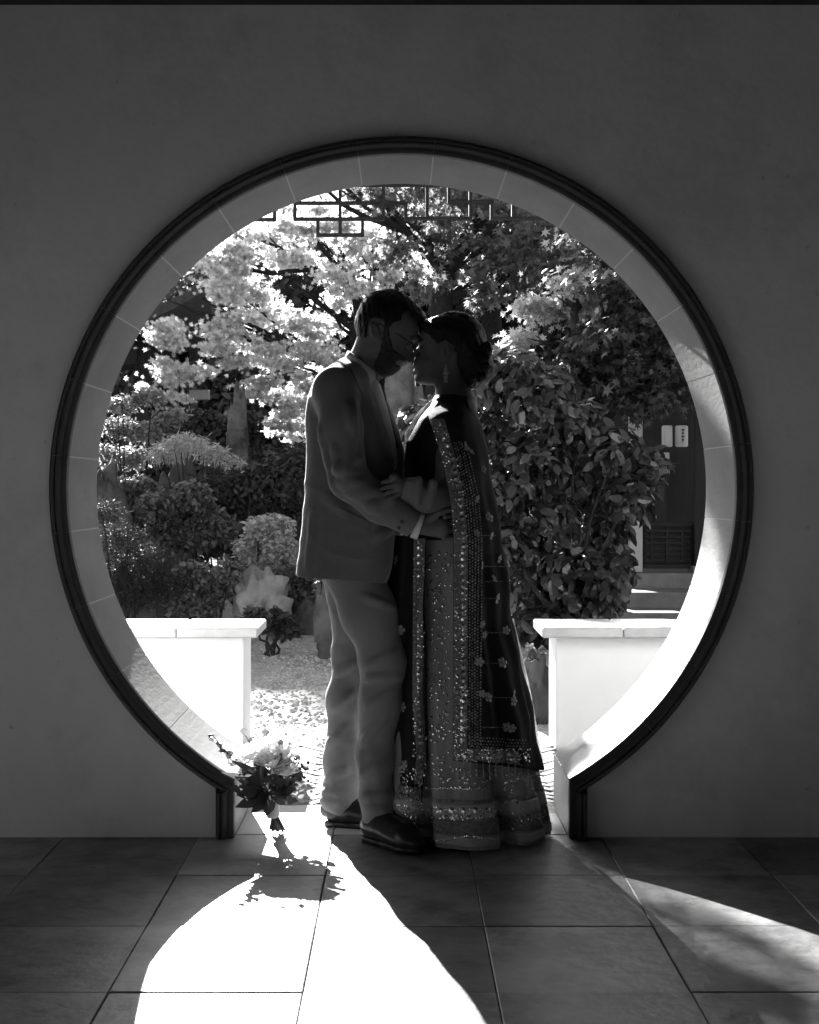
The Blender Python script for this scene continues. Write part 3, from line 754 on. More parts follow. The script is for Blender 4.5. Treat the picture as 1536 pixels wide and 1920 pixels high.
# rows of round tiles on the slope facing us and on the right slope
for k in range(24):
    x = -8.6 + k * .235
    pts = []
    for q in range(9):
        v = -1 + q / 8 * .95; u = (x + 5.9) / 3.0
        if abs(u) > abs(v): break
        m_ = max(abs(u), abs(v))
        pts.append((x, 19.5 + 3.0 * v * (1 + .04 * abs(u) ** 4), 3.5 + 1.9 * (1 - m_) ** 1.35 + .75 * (abs(u) * abs(v)) ** 3 + .02))
    if len(pts) > 1: MB().tube(pts, .05, 6).build('roof_tile', M['tile'], pav)
    y = 16.8 + k * .235; pts = []
    for q in range(9):
        u = 1 - q / 8 * .95; v = (y - 19.5) / 3.0
        if abs(v) > abs(u): break
        pts.append((-5.9 + 3.0 * u * (1 + .04 * abs(v) ** 4), y, 3.5 + 1.9 * (1 - abs(u)) ** 1.35 + .75 * (abs(u) * abs(v)) ** 3 + .02))
    if len(pts) > 1: MB().tube(pts, .05, 6).build('roof_tile', M['tile'], pav)
for (x, y) in ((-3.98, 17.3), (-7.8, 17.3), (-3.98, 21.6), (-7.8, 21.6)):
    MB().tube([(x, y, -.1), (x, y, 3.6)], .1, 14).build('column', M['wood'], pav, smooth=True)
MB().bbox(-7.8, -3.98, 17.22, 17.38, 3.0, 3.3, .01).build('beam', M['wood'], pav)
MB().bbox(-4.06, -3.9, 17.4, 21.5, 3.0, 3.3, .01).build('beam', M['wood'], pav)
MB().bbox(-7.7, -4.1, 17.24, 17.36, .55, .65, .01).build('rail', M['wood'], pav)
MB().bbox(-3.85, -3.5, 21.4, 21.6, 2.72, 2.9, .01).build('pale_beam', M['paleboard'], pav)

for i, (px, y, top, w) in enumerate([(240, 12.5, 800, 150), (400, 13, 840, 150), (520, 12, 830, 130), (640, 15, 800, 150), (760, 13, 790, 130), (880, 14, 770, 140), (1000, 13, 760, 150), (1130, 12.5, 780, 140)]):
    cl = []; rr3 = random.Random(300 + i)
    for k in range(9):
        py = top + 25 + rr3.random() * (1000 - top); cl.append(pc(px + rr3.uniform(-.5, .5) * w, py, y + rr3.uniform(-.4, .4), w * .3, 42, .6))
    where = ['at the left rim', 'below the standing rock', 'behind the sunlit shrub', 'behind the back of the groom', 'behind the hands of the couple', 'behind the bride', 'right of the bride', 'beside the tea house'][i]
    b_ = P(px, 1000, y); bush('hedge_shrub', 'tall dark hedge shrub ' + where, (b_.x, y, -.1), cl, 3600, .10, 'oval', M['leaf_dark'], 300 + i, 'dark hedge shrubs behind the garden', shell=.4)

# --- tea house at the right
th_ = empty('tea_house', (2.6, 8, 0)); tag(th_, 'timber tea house with pale posts and dark lattice balustrade at the right rim', 'house')
y = 8.0
def tb(name, px0, px1, py0, py1, y0, y1, mt, b=.006):
    a, c = P(px0, py1, y), P(px1, py0, y)
    return MB().bbox(a.x, c.x, y0, y1, a.z, c.z, b).build(name, mt, th_)
MB().bbox(1.95, 5.2, 7.8, 12, -.1, .36, .01).build('platform', M['step'], th_)
tb('post', 1180, 1203, 660, 1072, 7.94, 8.06, M['paleboard'])
tb('post', 1298, 1315, 690, 1060, 7.9, 8.06, M['wood'])
tb('plinth', 1293, 1320, 1060, 1085, 7.86, 8.1, M['step'])
tb('mullion', 1223, 1240, 862, 978, 9.0, 9.08, M['paleboard'])
tb('transom', 1205, 1296, 843, 861, 9.0, 9.07, M['paleboard'])
tb('door_leaf', 1242, 1265, 864, 1050, 9.02, 9.06, M['wood'])
tb('door_leaf', 1267, 1291, 864, 1050, 9.02, 9.06, M['wood'])
for k in range(2): tb('door_panel', 1246 + k * 25, 1261 + k * 25, 872, 935, 8.99, 9.03, M['ceiling'], .004)
tb('wall', 1150, 1480, 600, 1072, 9.3, 9.4, M['wood'])
tb('lintel', 1205, 1480, 690, 722, 7.94, 8.05, M['wood'])
tb('top_rail', 1207, 1297, 979, 987, 7.98, 8.03, M['wood'], .003)
tb('bottom_rail', 1207, 1297, 1058, 1066, 7.98, 8.03, M['wood'], .003)
tb('back_board', 1207, 1297, 988, 1057, 8.02, 8.03, M['wood'], .002)
for k in range(6): tb('rail_slat', 1209, 1295, 993 + k * 11, 998 + k * 11, 7.99, 8.018, M['wood'], .002)
for k in range(3): tb('baluster', 1219 + k * 29, 1223 + k * 29, 988, 1057, 7.985, 8.015, M['wood'], .002)
solid_roof('roof', th_, 4.55, 9.8, 2.6, 2.6, 3.15, 1.3, .3, .14, M['tile'])
M['paper'] = mat('lantern_paper', .62, .8, .05, 10)
for (a, c) in ((1266, 1290), (1241, 1261)):
    ln = empty('hanging_lantern', P((a + c) / 2, 818, 8.45)); k = (D + 8.45) / F
    tag(ln, 'pale paper lantern with a dark mark hanging in the tea house' if a == 1266 else 'plain pale paper lantern, the left of the pair in the tea house', 'lantern', 'paper lanterns in the tea house')
    cc = P((a + c) / 2, 818, 8.45); hw = (c - a) / 2 * k; hh = 20 * k
    MB().tube([(cc.x, cc.y, cc.z - hh), (cc.x, cc.y, cc.z - hh * .9), (cc.x, cc.y, cc.z + hh * .9), (cc.x, cc.y, cc.z + hh)], [hw * .8, hw, hw, hw * .8], 18).build('shade', M['paper'], ln, smooth=True)
    MB().tube([(cc.x, cc.y, cc.z + hh), (cc.x, cc.y, 2.6)], .006, 6).build('cord', M['wood'], ln)
    if a == 1266:
        m_ = MB()
        for q in range(4): m_.box(cc.x - .012 + .004 * (q % 2), cc.x + .016 - .005 * (q % 2), cc.y - hw - .003, cc.y - hw + .004, cc.z + .05 - .03 * q, cc.z + .062 - .03 * q)
        m_.box(cc.x - .002, cc.x + .003, cc.y - hw - .004, cc.y - hw + .004, cc.z - .06, cc.z + .065)
        m_.build('mark', M['wood'], ln)
steps = empty('stone_steps', (2.2, 7.2, 0)); tag(steps, 'broad grey stone steps leading up to the tea house', 'steps')
for k, (za, zb, ya, yb) in enumerate([(-.1, .11, 6.75, 7.78), (-.1, .235, 7.25, 7.79)]):
    for q in range(3):
        MB().bbox(1.72 + q * .9 + k * .1, 2.615 + q * .9 + k * .1, ya, yb - .003 * q, za, zb, .008).build('step_stone', M['step'], steps)
# ------------------------------------------------------------------ sculpting tools: distance fields joined smoothly, then skinned with quads
def surface_nets(d, lo, h):
    s = d < 0
    c = np.zeros(tuple(n - 1 for n in d.shape), np.int8)
    for i in (0, 1):
        for j in (0, 1):
            for k in (0, 1):
                c += s[i:d.shape[0] - 1 + i, j:d.shape[1] - 1 + j, k:d.shape[2] - 1 + k]
    act = (c > 0) & (c < 8)
    I, J, K = np.nonzero(act)
    num = -np.ones(act.shape, np.int32); num[I, J, K] = np.arange(len(I))
    acc = np.zeros((len(I), 3), np.float32); cn = np.zeros(len(I), np.float32)
    cor = [(0, 0, 0), (1, 0, 0), (0, 1, 0), (1, 1, 0), (0, 0, 1), (1, 0, 1), (0, 1, 1), (1, 1, 1)]
    val = [d[I + a, J + b, K + e] for a, b, e in cor]
    for a in range(8):
        for b in range(a + 1, 8):
            df = [cor[b][q] - cor[a][q] for q in range(3)]
            if sum(abs(x) for x in df) != 1: continue
            m = (val[a] < 0) != (val[b] < 0)
            t = np.where(m, val[a] / np.where(m, val[a] - val[b], 1), 0)
            for q in range(3): acc[:, q] += np.where(m, cor[a][q] + df[q] * t, 0)
            cn += m
    v = (np.stack([I, J, K], -1) + acc / cn[:, None]) * h + np.asarray(lo)
    quads = []
    for ax in range(3):
        sl0 = [slice(None)] * 3; sl1 = [slice(None)] * 3
        sl0[ax] = slice(0, -1); sl1[ax] = slice(1, None)
        ch = s[tuple(sl0)] != s[tuple(sl1)]
        idx = np.array(np.nonzero(ch))
        o1, o2 = [(1, 2), (2, 0), (0, 1)][ax]
        ok = (idx[o1] > 0) & (idx[o2] > 0) & (idx[o1] < d.shape[o1] - 1) & (idx[o2] < d.shape[o2] - 1)
        idx = idx[:, ok]
        def cell(a, b):
            q = [idx[0].copy(), idx[1].copy(), idx[2].copy()]; q[o1] += a; q[o2] += b
            return num[q[0], q[1], q[2]]
        Q = np.stack([cell(-1, -1), cell(0, -1), cell(0, 0), cell(-1, 0)], -1)
        fl = ~s[idx[0], idx[1], idx[2]]
        Q[fl] = Q[fl][:, ::-1]
        quads.append(Q[(Q >= 0).all(1)])
    return v, np.concatenate(quads)

def surf_y(f, px, py, y_guess):
    """how far from the camera side the sculpted surface lies at this place"""
    q = P(px, py, y_guess)
    i = int(np.clip(round((q.x - f.lo[0]) / f.h), 0, f.d.shape[0] - 1)); k = int(np.clip(round((q.z - f.lo[2]) / f.h), 0, f.d.shape[2] - 1))
    col = np.nonzero(f.d[i, :, k] < 0)[0]
    return None if len(col) == 0 else float(f.ax[1][col[0]])
def ridge(f, a, b, yg, r, k):
    n = 7; pts = []
    for j in range(n + 1):
        t = j / n; x, z = a[0] + (b[0] - a[0]) * t, a[1] + (b[1] - a[1]) * t
        y = surf_y(f, x, z, yg)
        if y is not None and y < yg + .09: pts.append((Q(x, z, y + r * .35), r * (1 - .6 * t) * min(1, .4 + t * 3)))
    if len(pts) > 1: f.chain(pts, k)

class Field:
    def __init__(s, lo, hi, h):
        s.lo = np.array(lo, np.float32); s.h = h
        n = np.ceil((np.array(hi) - s.lo) / h).astype(int) + 1
        s.ax = [s.lo[i] + np.arange(n[i], dtype=np.float32) * h for i in range(3)]
        s.d = np.full(tuple(n), 1.0, np.float32)
    def block(s, lo, hi):
        sl = []
        for i in range(3):
            a = max(0, int((lo[i] - s.lo[i]) / s.h)); b = min(len(s.ax[i]), int((hi[i] - s.lo[i]) / s.h) + 2)
            sl.append(slice(a, max(a + 1, b)))
        X, Y, Z = (s.ax[i][sl[i]] for i in range(3))
        return tuple(sl), X[:, None, None], Y[None, :, None], Z[None, None, :]
    def merge(s, sl, b, k, sub=False):
        a = s.d[sl]
        if sub:
            b = -b
            if k <= 0: s.d[sl] = np.maximum(a, b)
            else:
                hh = np.clip(.5 - .5 * (a - b) / k * -1 * -1, 0, 1)
                hh = np.clip(.5 + .5 * (a - b) / k, 0, 1)
                s.d[sl] = b + (a - b) * hh + k * hh * (1 - hh)
            return
        if k <= 0: s.d[sl] = np.minimum(a, b)
        else:
            hh = np.clip(.5 + .5 * (b - a) / k, 0, 1)
            s.d[sl] = b + (a - b) * hh - k * hh * (1 - hh)
    def cone(s, a, b, ra, rb, k=.02, sub=False, sy=1.0):
        a = np.array(a, np.float32); b = np.array(b, np.float32); r = max(ra, rb) * max(1, 1 / sy) + k + .02
        sl, X, Y, Z = s.block(np.minimum(a, b) - r, np.maximum(a, b) + r)
        ab = b - a; L2 = float((ab ** 2).sum()) + 1e-9
        t = np.clip(((X - a[0]) * ab[0] + (Y - a[1]) * ab[1] + (Z - a[2]) * ab[2]) / L2, 0, 1)
        q = np.sqrt((X - a[0] - t * ab[0]) ** 2 + ((Y - a[1] - t * ab[1]) * sy) ** 2 + (Z - a[2] - t * ab[2]) ** 2) - (ra + (rb - ra) * t)
        s.merge(sl, q, k, sub)
    def chain(s, pts, k=.02, sy=1.0):
        for (a, ra), (b, rb) in zip(pts[:-1], pts[1:]): s.cone(a, b, ra, rb, k, sy=sy)
    def ell(s, c, r, k=.02, rot=0.0, sub=False):
        """ellipsoid, turned about the y axis by rot"""
        c = np.array(c, np.float32); R = max(r) + k + .02
        sl, X, Y, Z = s.block(c - R, c + R)
        x, y, z = X - c[0], Y - c[1], Z - c[2]
        cs, sn = math.cos(rot), math.sin(rot)
        u, w = x * cs + z * sn, -x * sn + z * cs
        k0 = np.sqrt((u / r[0]) ** 2 + (y / r[1]) ** 2 + (w / r[2]) ** 2); k1 = np.sqrt((u / r[0] ** 2) ** 2 + (y / r[1] ** 2) ** 2 + (w / r[2] ** 2) ** 2) + 1e-6
        s.merge(sl, k0 * (k0 - 1) / k1, k, sub)
    def poly2(s, poly, xs, zs):
        p = np.array(poly, np.float32); X, Z = xs[:, None], zs[None, :]
        d = np.full((len(xs), len(zs)), 1e9, np.float32); inside = np.zeros(d.shape, bool)
        for i in range(len(p)):
            a, b = p[i - 1], p[i]; e = b - a
            wx, wz = X - a[0], Z - a[1]
            t = np.clip((wx * e[0] + wz * e[1]) / (float((e ** 2).sum()) + 1e-12), 0, 1)
            d = np.minimum(d, (wx - e[0] * t) ** 2 + (wz - e[1] * t) ** 2)
            cr = ((a[1] > Z) != (b[1] > Z)) & (X < (b[0] - a[0]) * (Z - a[1]) / (b[1] - a[1] + 1e-12) + a[0])
            inside ^= cr
        d = np.sqrt(d); return np.where(inside, -d, d)
    def slab(s, poly, yc, e, r, k=.02, sub=False, flat=False):
        """outline seen from the side, given a body: straight for +-e (number or function of z) about yc, then rounded with radius r"""
        p = np.array(poly)
        if callable(e): em = max(e(z) for z in np.linspace(p[:, 1].min(), p[:, 1].max(), 30))
        else: em = e
        lo = (p[:, 0].min() - k - .02, yc - em - r - k - .02, p[:, 1].min() - k - .02); hi = (p[:, 0].max() + k + .02, yc + em + r + k + .02, p[:, 1].max() + k + .02)
        sl, X, Y, Z = s.block(lo, hi)
        d2 = s.poly2(poly, s.ax[0][sl[0]], s.ax[2][sl[2]])[:, None, :]
        ez = np.array([e(z) for z in s.ax[2][sl[2]]], np.float32)[None, None, :] if callable(e) else e
        yy = np.maximum(np.abs(Y - yc) - ez, 0)
        if flat: q = np.maximum(d2, np.abs(Y - yc) - ez)
        else: q = np.sqrt(np.maximum(d2 + r, 0) ** 2 + yy ** 2) - r
        s.merge(sl, q, k, sub)
    def region(s, poly):
        return s.poly2(poly, s.ax[0], s.ax[2])[:, None, :]
    def obj(s, name, mt, parent=None, disp=None, d=None):
        v, q = surface_nets(s.d if d is None else d, s.lo, s.h)
        v = v.astype(np.float32)
        if disp is not None:
            n = vnormals(v, q); v = v + n * disp(v, n)[:, None]
        return np_obj(name, v, q, mt, parent, smooth=True)
def vnormals(v, q):
    n = np.zeros_like(v); fn = np.cross(v[q[:, 2]] - v[q[:, 0]], v[q[:, 3]] - v[q[:, 1]])
    for i in range(4): np.add.at(n, q[:, i], fn)
    return n / (np.linalg.norm(n, axis=1, keepdims=True) + 1e-9)
def ripple(seed, scale, n=7):
    """smooth pseudo-random field of +-1"""
    r = np.random.RandomState(seed)
    k = r.normal(size=(n, 3)) * np.asarray(scale); ph = r.uniform(0, 6.28, n)
    return lambda v: np.sin(v @ k.T + ph).sum(1) / n * 1.6
def crease(seed, scale):
    f, g = ripple(seed, scale), ripple(seed + 50, np.asarray(scale) * .4)
    return lambda v: (1 - np.abs(f(v)) * 1.6) * np.clip(g(v) + .35, 0, 1)

def Q(px, py, y=0.0): return tuple(P(px, py, y))
def XZ(pts, y=0.0): return [(P(a, b, y).x, P(a, b, y).z) for a, b in pts]
def smoothpoly(pts, it=2):
    for _ in range(it):
        o = []
        for i in range(len(pts)):
            a, b = pts[i - 1], pts[i]
            o += [(a[0] * .75 + b[0] * .25, a[1] * .75 + b[1] * .25), (a[0] * .25 + b[0] * .75, a[1] * .25 + b[1] * .75)]
        pts = o
    return pts
def fingers(f, base, spread, dirv, up, lens, rad, bends, k=.004, gap=2.45):
    """four fingers and a thumb: base = palm end, spread = across the palm, dirv = along the fingers, up = curling side"""
    base, spread, dirv, up = (Vector(x) for x in (base, spread, dirv, up))
    dirv.normalize(); up.normalize(); spread.normalize()
    for i in range(4):
        p = base + spread * ((i - 1.5) * rad * gap); d = dirv.copy() + spread * (i - 1.5) * .06; a = 0
        L = lens[i]; seg = [L * .45, L * .3, L * .25]; r = rad
        for j in range(3):
            a += bends[j] + (i - 1.5) * .05
            dd = (d.normalized() * math.cos(a) + up * math.sin(a)).normalized()
            q = p + dd * seg[j]
            f.cone(p, q, r, r * .9, k); p = q; r *= .9

M['skin'] = mat('skin', .16, .5, .06, 30, .05, 200, .35)
M['skin2'] = mat('skin_darker', .12, .5, .06, 30, .05, 200, .35)
for k_ in ('skin', 'skin2'):
    b_ = M[k_].node_tree.nodes['Principled BSDF']
    b_.inputs['Subsurface Weight'].default_value = .5; b_.inputs['Subsurface Radius'].default_value = (1, 1, 1); b_.inputs['Subsurface Scale'].default_value = .012
M['suit'] = mat('suit_wool', .18, .85, .08, 60, .15, 500, .15, sheen=.5)
M['shirt'] = mat('white_cotton', .8, .8, .04, 40, .05, 300, .2)
M['tie'] = mat('dark_tie_silk', .05, .5, .3, 90, .1, 200, .4)
M['trouser'] = mat('light_trouser_cloth', .24, .85, .06, 50, .12, 500, .15, sheen=.2)
M['leather'] = mat('black_shoe_leather', .02, .28, .2, 20, .08, 60, .5)
M['hair'] = mat('black_hair', .006, .38, .4, 90, .7, 160, .3, stretch=(1, 1, .35))
M['beard'] = mat('beard', .06, .7, .5, 160, .8, 300, .2)
M['metalframe'] = mat('glasses_frame', .03, .3, .1, 20)
M['gown'] = mat('embroidered_gauze', .30, .7, .35, 22, .3, 140, .3, stretch=(1, 1, .12))
M['gownband'] = mat('satin_band', .42, .45, .12, 30, .1, 120, .4)
M['bodice'] = mat('dark_bodice', .025, .6, .3, 60, .2, 200, .3)
M['sleeve'] = mat('grey_silk_sleeve', .15, .55, .1, 18, .1, 60, .35)
M['veil'] = mat('dark_net_shawl', .018, .75, .5, 150, .3, 300, .2)
M['trimband'] = mat('silver_thread_border', .2, .45, .6, 110, .6, 240, .6)
M['sequin'] = mat('mirror_sequin', .75, .22, .1, 40, 0, 60, .6, metallic=.9)
M['thread'] = mat('silver_thread', .38, .4, .4, 200, .3, 300, .5, metallic=.3)
M['lens'] = None

# ------------------------------------------------------------------ the groom
YM = .04                                                       # mid plane of his body
head_line = XZ([(668, 660), (673, 632), (675, 602), (683, 574), (700, 558), (725, 553), (752, 559), (771, 574), (782, 593), (786, 611), (783, 629), (775, 639), (766, 648), (762, 659), (759, 668), (757, 673), (757, 677), (752, 680), (750, 684), (745, 687), (744, 691), (740, 697), (735, 701), (728, 702), (716, 699), (707, 692), (702, 680), (695, 690), (680, 690)], YM)
g = Field((-.45, -.42, -.01), (.34, .46, 1.76), .004)
# hidden torso, legs
g.chain([(Q(664, 1040, YM), .09), (Q(654, 900, YM), .085), (Q(652, 780, YM), .085), (Q(662, 725, YM), .06)], .04, sy=.7)
NL = [(660, 1065, -.05, .088), (692, 1150, -.07, .084), (720, 1240, -.08, .066), (713, 1316, -.075, .061), (704, 1422, -.06, .053), (707, 1500, -.055, .047), (709, 1530, -.055, .048)]
FL = [(660, 1065, .13, .1), (672, 1160, .14, .082), (668, 1232, .15, .07), (655, 1310, .155, .065), (645, 1425, .165, .057), (642, 1480, .165, .058), (640, 1500, .165, .060)]
for L in (NL, FL): g.chain([(Q(a, b, y), r * .66) for a, b, y, r in L] + [(Q(L[-1][0] + 4, L[-1][1] + 24, L[-1][2]), .035)], .03)
for (hx, hz, y, tx, ty) in ((690, 1568, -.045, .05, -.19), (615, 1538, .165, -.10, .12)):
    a = P(hx, hz, y); hx_ = a.x; g.cone((a.x, y, .05), (hx_ + (tx - hx_) * .72, a.y + (ty - a.y) * .72, .038), .026, .018, .02)
# arms: his right (near) and left (far) arm
AR = [(Q(630, 738, -.145), .064), (Q(641, 800, -.185), .066), (Q(655, 900, -.20), .056), (Q(712, 945, -.205), .052), (Q(775, 982, -.19), .040)]
AL = [(Q(690, 745, .22), .06), (Q(715, 850, .27), .056), (Q(735, 920, .285), .052), (Q(800, 960, .25), .046), (Q(845, 965, .2), .038)]
g.chain([(p, r * .7) for p, r in AR], .02); g.chain([(p, r * .7) for p, r in AL], .02)
w = Vector(Q(786, 986, -.185)); e_ = Vector(Q(826, 990, -.185))
g.cone(w, e_, .026, .030, .012, sy=1.7)
fingers(g, Vector(Q(834, 989, -.186)), (0.05, -.02, 1), (1, .22, .12), (0, 1, 0), [.066, .076, .072, .056], .0088, (.15, .35, .3))
tb_ = Vector(Q(806, 972, -.19)); tm = Vector(Q(824, 960, -.198)); g.cone(tb_, tm, .014, .011, .008); g.cone(tm, Vector(Q(846, 955, -.196)), .011, .0085, .004)
w = Vector(Q(850, 965, .19)); g.cone(w, Vector(Q(885, 965, .165)), .026, .028, .012)
fingers(g, Vector(Q(892, 966, .16)), (0, 0, 1), (1, -.35, .05), (0, -1, 0), [.066, .076, .072, .056], .0088, (.1, .3, .25))
g.cone(Vector(Q(865, 955, .18)), Vector(Q(885, 940, .165)), .013, .010, .006)
# neck and head
g.chain([(Q(668, 735, YM), .07), (Q(684, 690, YM), .058), (Q(700, 650, YM), .056)], .025)
sl_k = .012
g.slab(smoothpoly(head_line, 1), YM, .004, .070, .02)
g.ell(Q(728, 610, YM), (.093, .078, .083), .02, -.4)                       # skull breadth
g.ell(Q(744, 660, YM), (.05, .055, .04), .02, -.9)                        # cheeks and jaw
g.cone(Q(773, 642, YM), Q(769, 667, YM), .0055, .0105, .007)               # nose
for s in (-1, 1): g.ell(Q(767, 669, YM + s * .011), (.009, .007, .008), .005)
g.cone(Q(770, 671, YM), Q(766, 671, YM), .010, .008, .004)
for s in (-1, 1):
    g.ell(Q(768, 648, YM + s * .034), (.012, .016, .010), .010, sub=True)   # eye sockets
    g.ell(Q(764, 649, YM + s * .032), (.011, .013, .011), .003)
    g.cone(Q(783, 634, YM + s * .012), Q(772, 636, YM + s * .052), .007, .006, .010)   # brow
    g.ell(Q(702, 621, YM + s * .078), (.016, .010, .029), .006, .25)         # ear
    g.ell(Q(703, 620, YM + s * .088), (.008, .006, .017), .003, .25, sub=True)
    g.cone(Q(710, 628, YM + s * .078), Q(710, 638, YM + s * .074), .006, .006, .006)
g.cone(Q(756, 676, YM - .018), Q(756, 676, YM + .018), .0055, .0055, .006)  # lips
g.cone(Q(750, 683, YM - .016), Q(750, 683, YM + .016), .0065, .0065, .006)
head_d = g.d.copy()
man = g.obj('person', M['skin'])
tag(man, 'bearded man with glasses in a grey suit jacket and pale trousers, facing the woman', 'person')

# hair and beard follow the head
hair_out = smoothpoly(XZ([(668, 640), (668, 607), (674, 586), (680, 568), (686, 556), (699, 547), (715, 544), (738, 542), (753, 549), (766, 556), (778, 567), (785, 578), (795, 587), (800, 597), (796, 606), (786, 606), (740, 640), (690, 650)], YM), 1)
hr = Field((-.16, -.09, 1.5), (.11, .17, 1.76), .0032)
hr.slab(hair_out, YM, .006, .076, .0)
hr.ell(Q(728, 606, YM), (.102, .087, .09), .02, -.4)
reg = hr.region(XZ([(660, 645), (660, 560), (690, 530), (740, 525), (800, 560), (812, 604), (792, 608), (774, 599), (764, 586), (754, 596), (752, 606), (737, 610), (733, 618), (722, 618), (721, 606), (704, 601), (693, 604), (687, 622), (690, 634), (680, 648)], YM))
rp = ripple(3, (240, 160, 90)); rp2 = ripple(4, (90, 60, 40))
pts = np.stack(np.meshgrid(*hr.ax, indexing='ij'), -1).reshape(-1, 3)
nz = (rp(pts) * .0022 + rp2(pts) * .003).reshape(hr.d.shape)
hr.obj('hair', M['hair'], man, d=np.maximum(hr.d + nz, reg))
b0 = [int(round((a - b) / .004)) for a, b in zip((-.14, -.07, 1.42), (-.45, -.42, -.01))]
bsl = tuple(slice(b0[i], b0[i] + n) for i, n in enumerate((60, 56, 60)))
bd = Field((-.45 + b0[0] * .004, -.42 + b0[1] * .004, -.01 + b0[2] * .004), (.3, .3, 1.55), .02); bd.h = .004
bd.ax = [g.ax[i][bsl[i]] for i in range(3)]; bd.d = head_d[bsl] - .005
reg = bd.region(XZ([(721, 614), (729, 614), (732, 640), (737, 660), (753, 668), (764, 674), (760, 680), (749, 678), (741, 679), (742, 686), (752, 688), (742, 710), (714, 706), (700, 692), (712, 664), (718, 640)], YM))
pts = np.stack(np.meshgrid(*bd.ax, indexing='ij'), -1).reshape(-1, 3)
bd.obj('beard', M['beard'], man, d=np.maximum(bd.d + (ripple(8, (260, 260, 200))(pts) * .002).reshape(bd.d.shape), reg + (ripple(9, (300, 300, 300))(pts) * .0035).reshape(bd.d.shape)))
# glasses
gl = MB()
for s in (-1, 1):
    c = Vector(Q(775, 650, YM + s * .032)); ax1 = Vector((.35, 0, -1)).normalized()
    ring = [c + ax1 * math.sin(t) * .018 + Vector((0, 1, 0)) * math.cos(t) * .023 for t in [2 * math.pi * q / 18 for q in range(19)]]
    gl.tube(ring, .0019, 6)
    gl.tube([c + Vector((0, s * .023, .004)), Vector(Q(752, 631, YM + s * .072)), Vector(Q(712, 607, YM + s * .080)), Vector(Q(700, 612, YM + s * .082))], .0021, 6)
gl.tube([Vector(Q(777, 645, YM - .010)), Vector(Q(779, 643, YM)), Vector(Q(777, 645, YM + .010))], .0018, 6)
gl.build('glasses', M['metalframe'], man)

# jacket
def lin(tab):
    zs = [t[0] for t in tab]; es = [t[1] for t in tab]
    return lambda z: float(np.interp(z, zs, es))
jk = Field((-.42, -.38, .78), (.30, .46, 1.56), .0045)
jack = smoothpoly(XZ([(648, 668), (632, 682), (606, 697), (588, 722), (578, 755), (572, 790), (576, 830), (578, 870), (576, 920), (571, 975), (565, 1030), (558, 1085), (556, 1120), (640, 1130), (700, 1125), (722, 1100), (732, 1076), (737, 1055), (740, 1020), (744, 960), (743, 905), (735, 866), (721, 810), (706, 765), (694, 731), (685, 710), (671, 697), (655, 684)], YM), 2)
jk.slab(jack, YM, lin([(.8, .12), (1.0, .1), (1.2, .09), (1.38, .1), (1.44, .055), (1.5, .0)]), .085, .0)
jk.slab(smoothpoly(XZ([(690, 712), (712, 728), (727, 752), (741, 790), (751, 825), (758, 848), (757, 900), (752, 1000), (745, 1060), (720, 1075), (700, 900)], YM), 1), YM + .11, .03, .03, .015)
jk.cone(Q(660, 706, YM - .05), Q(628, 728, -.13), .055, .066, .04)
jk.cone(Q(660, 706, YM + .05), Q(660, 730, .2), .055, .062, .04)
jk.chain(AR[:2], .03); jk.chain(AR[1:], .022)
jk.chain(AL, .03)
jk.cone(AR[-1][0], Q(779, 985, -.19), .041, .043, .006)
# long soft folds down the sleeve and from the armhole
for (a, b, r) in [((600, 800), (616, 880), .007), ((612, 845), (628, 915), .006), ((626, 830), (646, 908), .006), ((664, 755), (667, 830), .006), ((650, 760), (656, 800), .005), ((668, 905), (730, 935), .006), ((662, 925), (712, 958), .005), ((636, 880), (676, 858), .005)]:
    ridge(jk, a, b, -.22, r * 1.2, .02)
for (a, b, y_) in [((590, 960), (578, 1070), -.135), ((610, 930), (650, 960), -.145), ((700, 1010), (735, 990), -.12)]:
    ridge(jk, a, b, y_, .008, .022)
# sleeve folds near the elbow and armhole
for (a, b, r) in [((628, 880), (668, 888), .012), ((636, 905), (676, 905), .012), ((652, 922), (696, 925), .010), ((660, 830), (648, 890), .010), ((692, 955), (732, 935), .009)]:
    ridge(jk, a, b, -.22, r * .8, .022)
jk.slab(XZ([(760, 1020), (752, 960), (770, 1012), (797, 950), (820, 940), (820, 1030)], -.19), -.19, .2, .01, 0, sub=True, flat=True) if False else None
def cut(f, c, n, R=None):
    c = np.array(c, np.float32); n = np.array(n, np.float32); n /= np.linalg.norm(n)
    if R is None: sl, X, Y, Z = f.block([q[0] for q in f.ax], [q[-1] for q in f.ax])
    else: sl, X, Y, Z = f.block(c - R, c + R)
    f.d[sl] = np.maximum(f.d[sl], (X - c[0]) * n[0] + (Y - c[1]) * n[1] + (Z - c[2]) * n[2])
h0, h1 = Vector(Q(559, 1076, YM)), Vector(Q(716, 1088, YM)); hv = h1 - h0
cut(jk, h0, (hv.z, 0, -hv.x))
wax = Vector(AR[-1][0]) - Vector(AR[-2][0])
cut(jk, Q(776, 983, -.19), wax, .075)
cw = crease(21, (20, 16, 36)); cw2 = ripple(22, (14, 10, 12))
jacket = jk.obj('jacket', M['suit'], man, disp=lambda v, n: cw(v) * .0065 * np.clip((v[:, 2] - .8) * 4, .2, 1) + cw2(v) * .004)
deps = bpy.context.evaluated_depsgraph_get
def bvh(o):
    mw = Matrix.Translation(world_loc(o)); me = o.data
    return BVHTree.FromPolygons([mw @ v.co for v in me.vertices], [tuple(p.vertices) for p in me.polygons])
def world_loc(o):
    l = Vector((0, 0, 0))
    while o is not None: l += Vector(o.location); o = o.parent
    return l
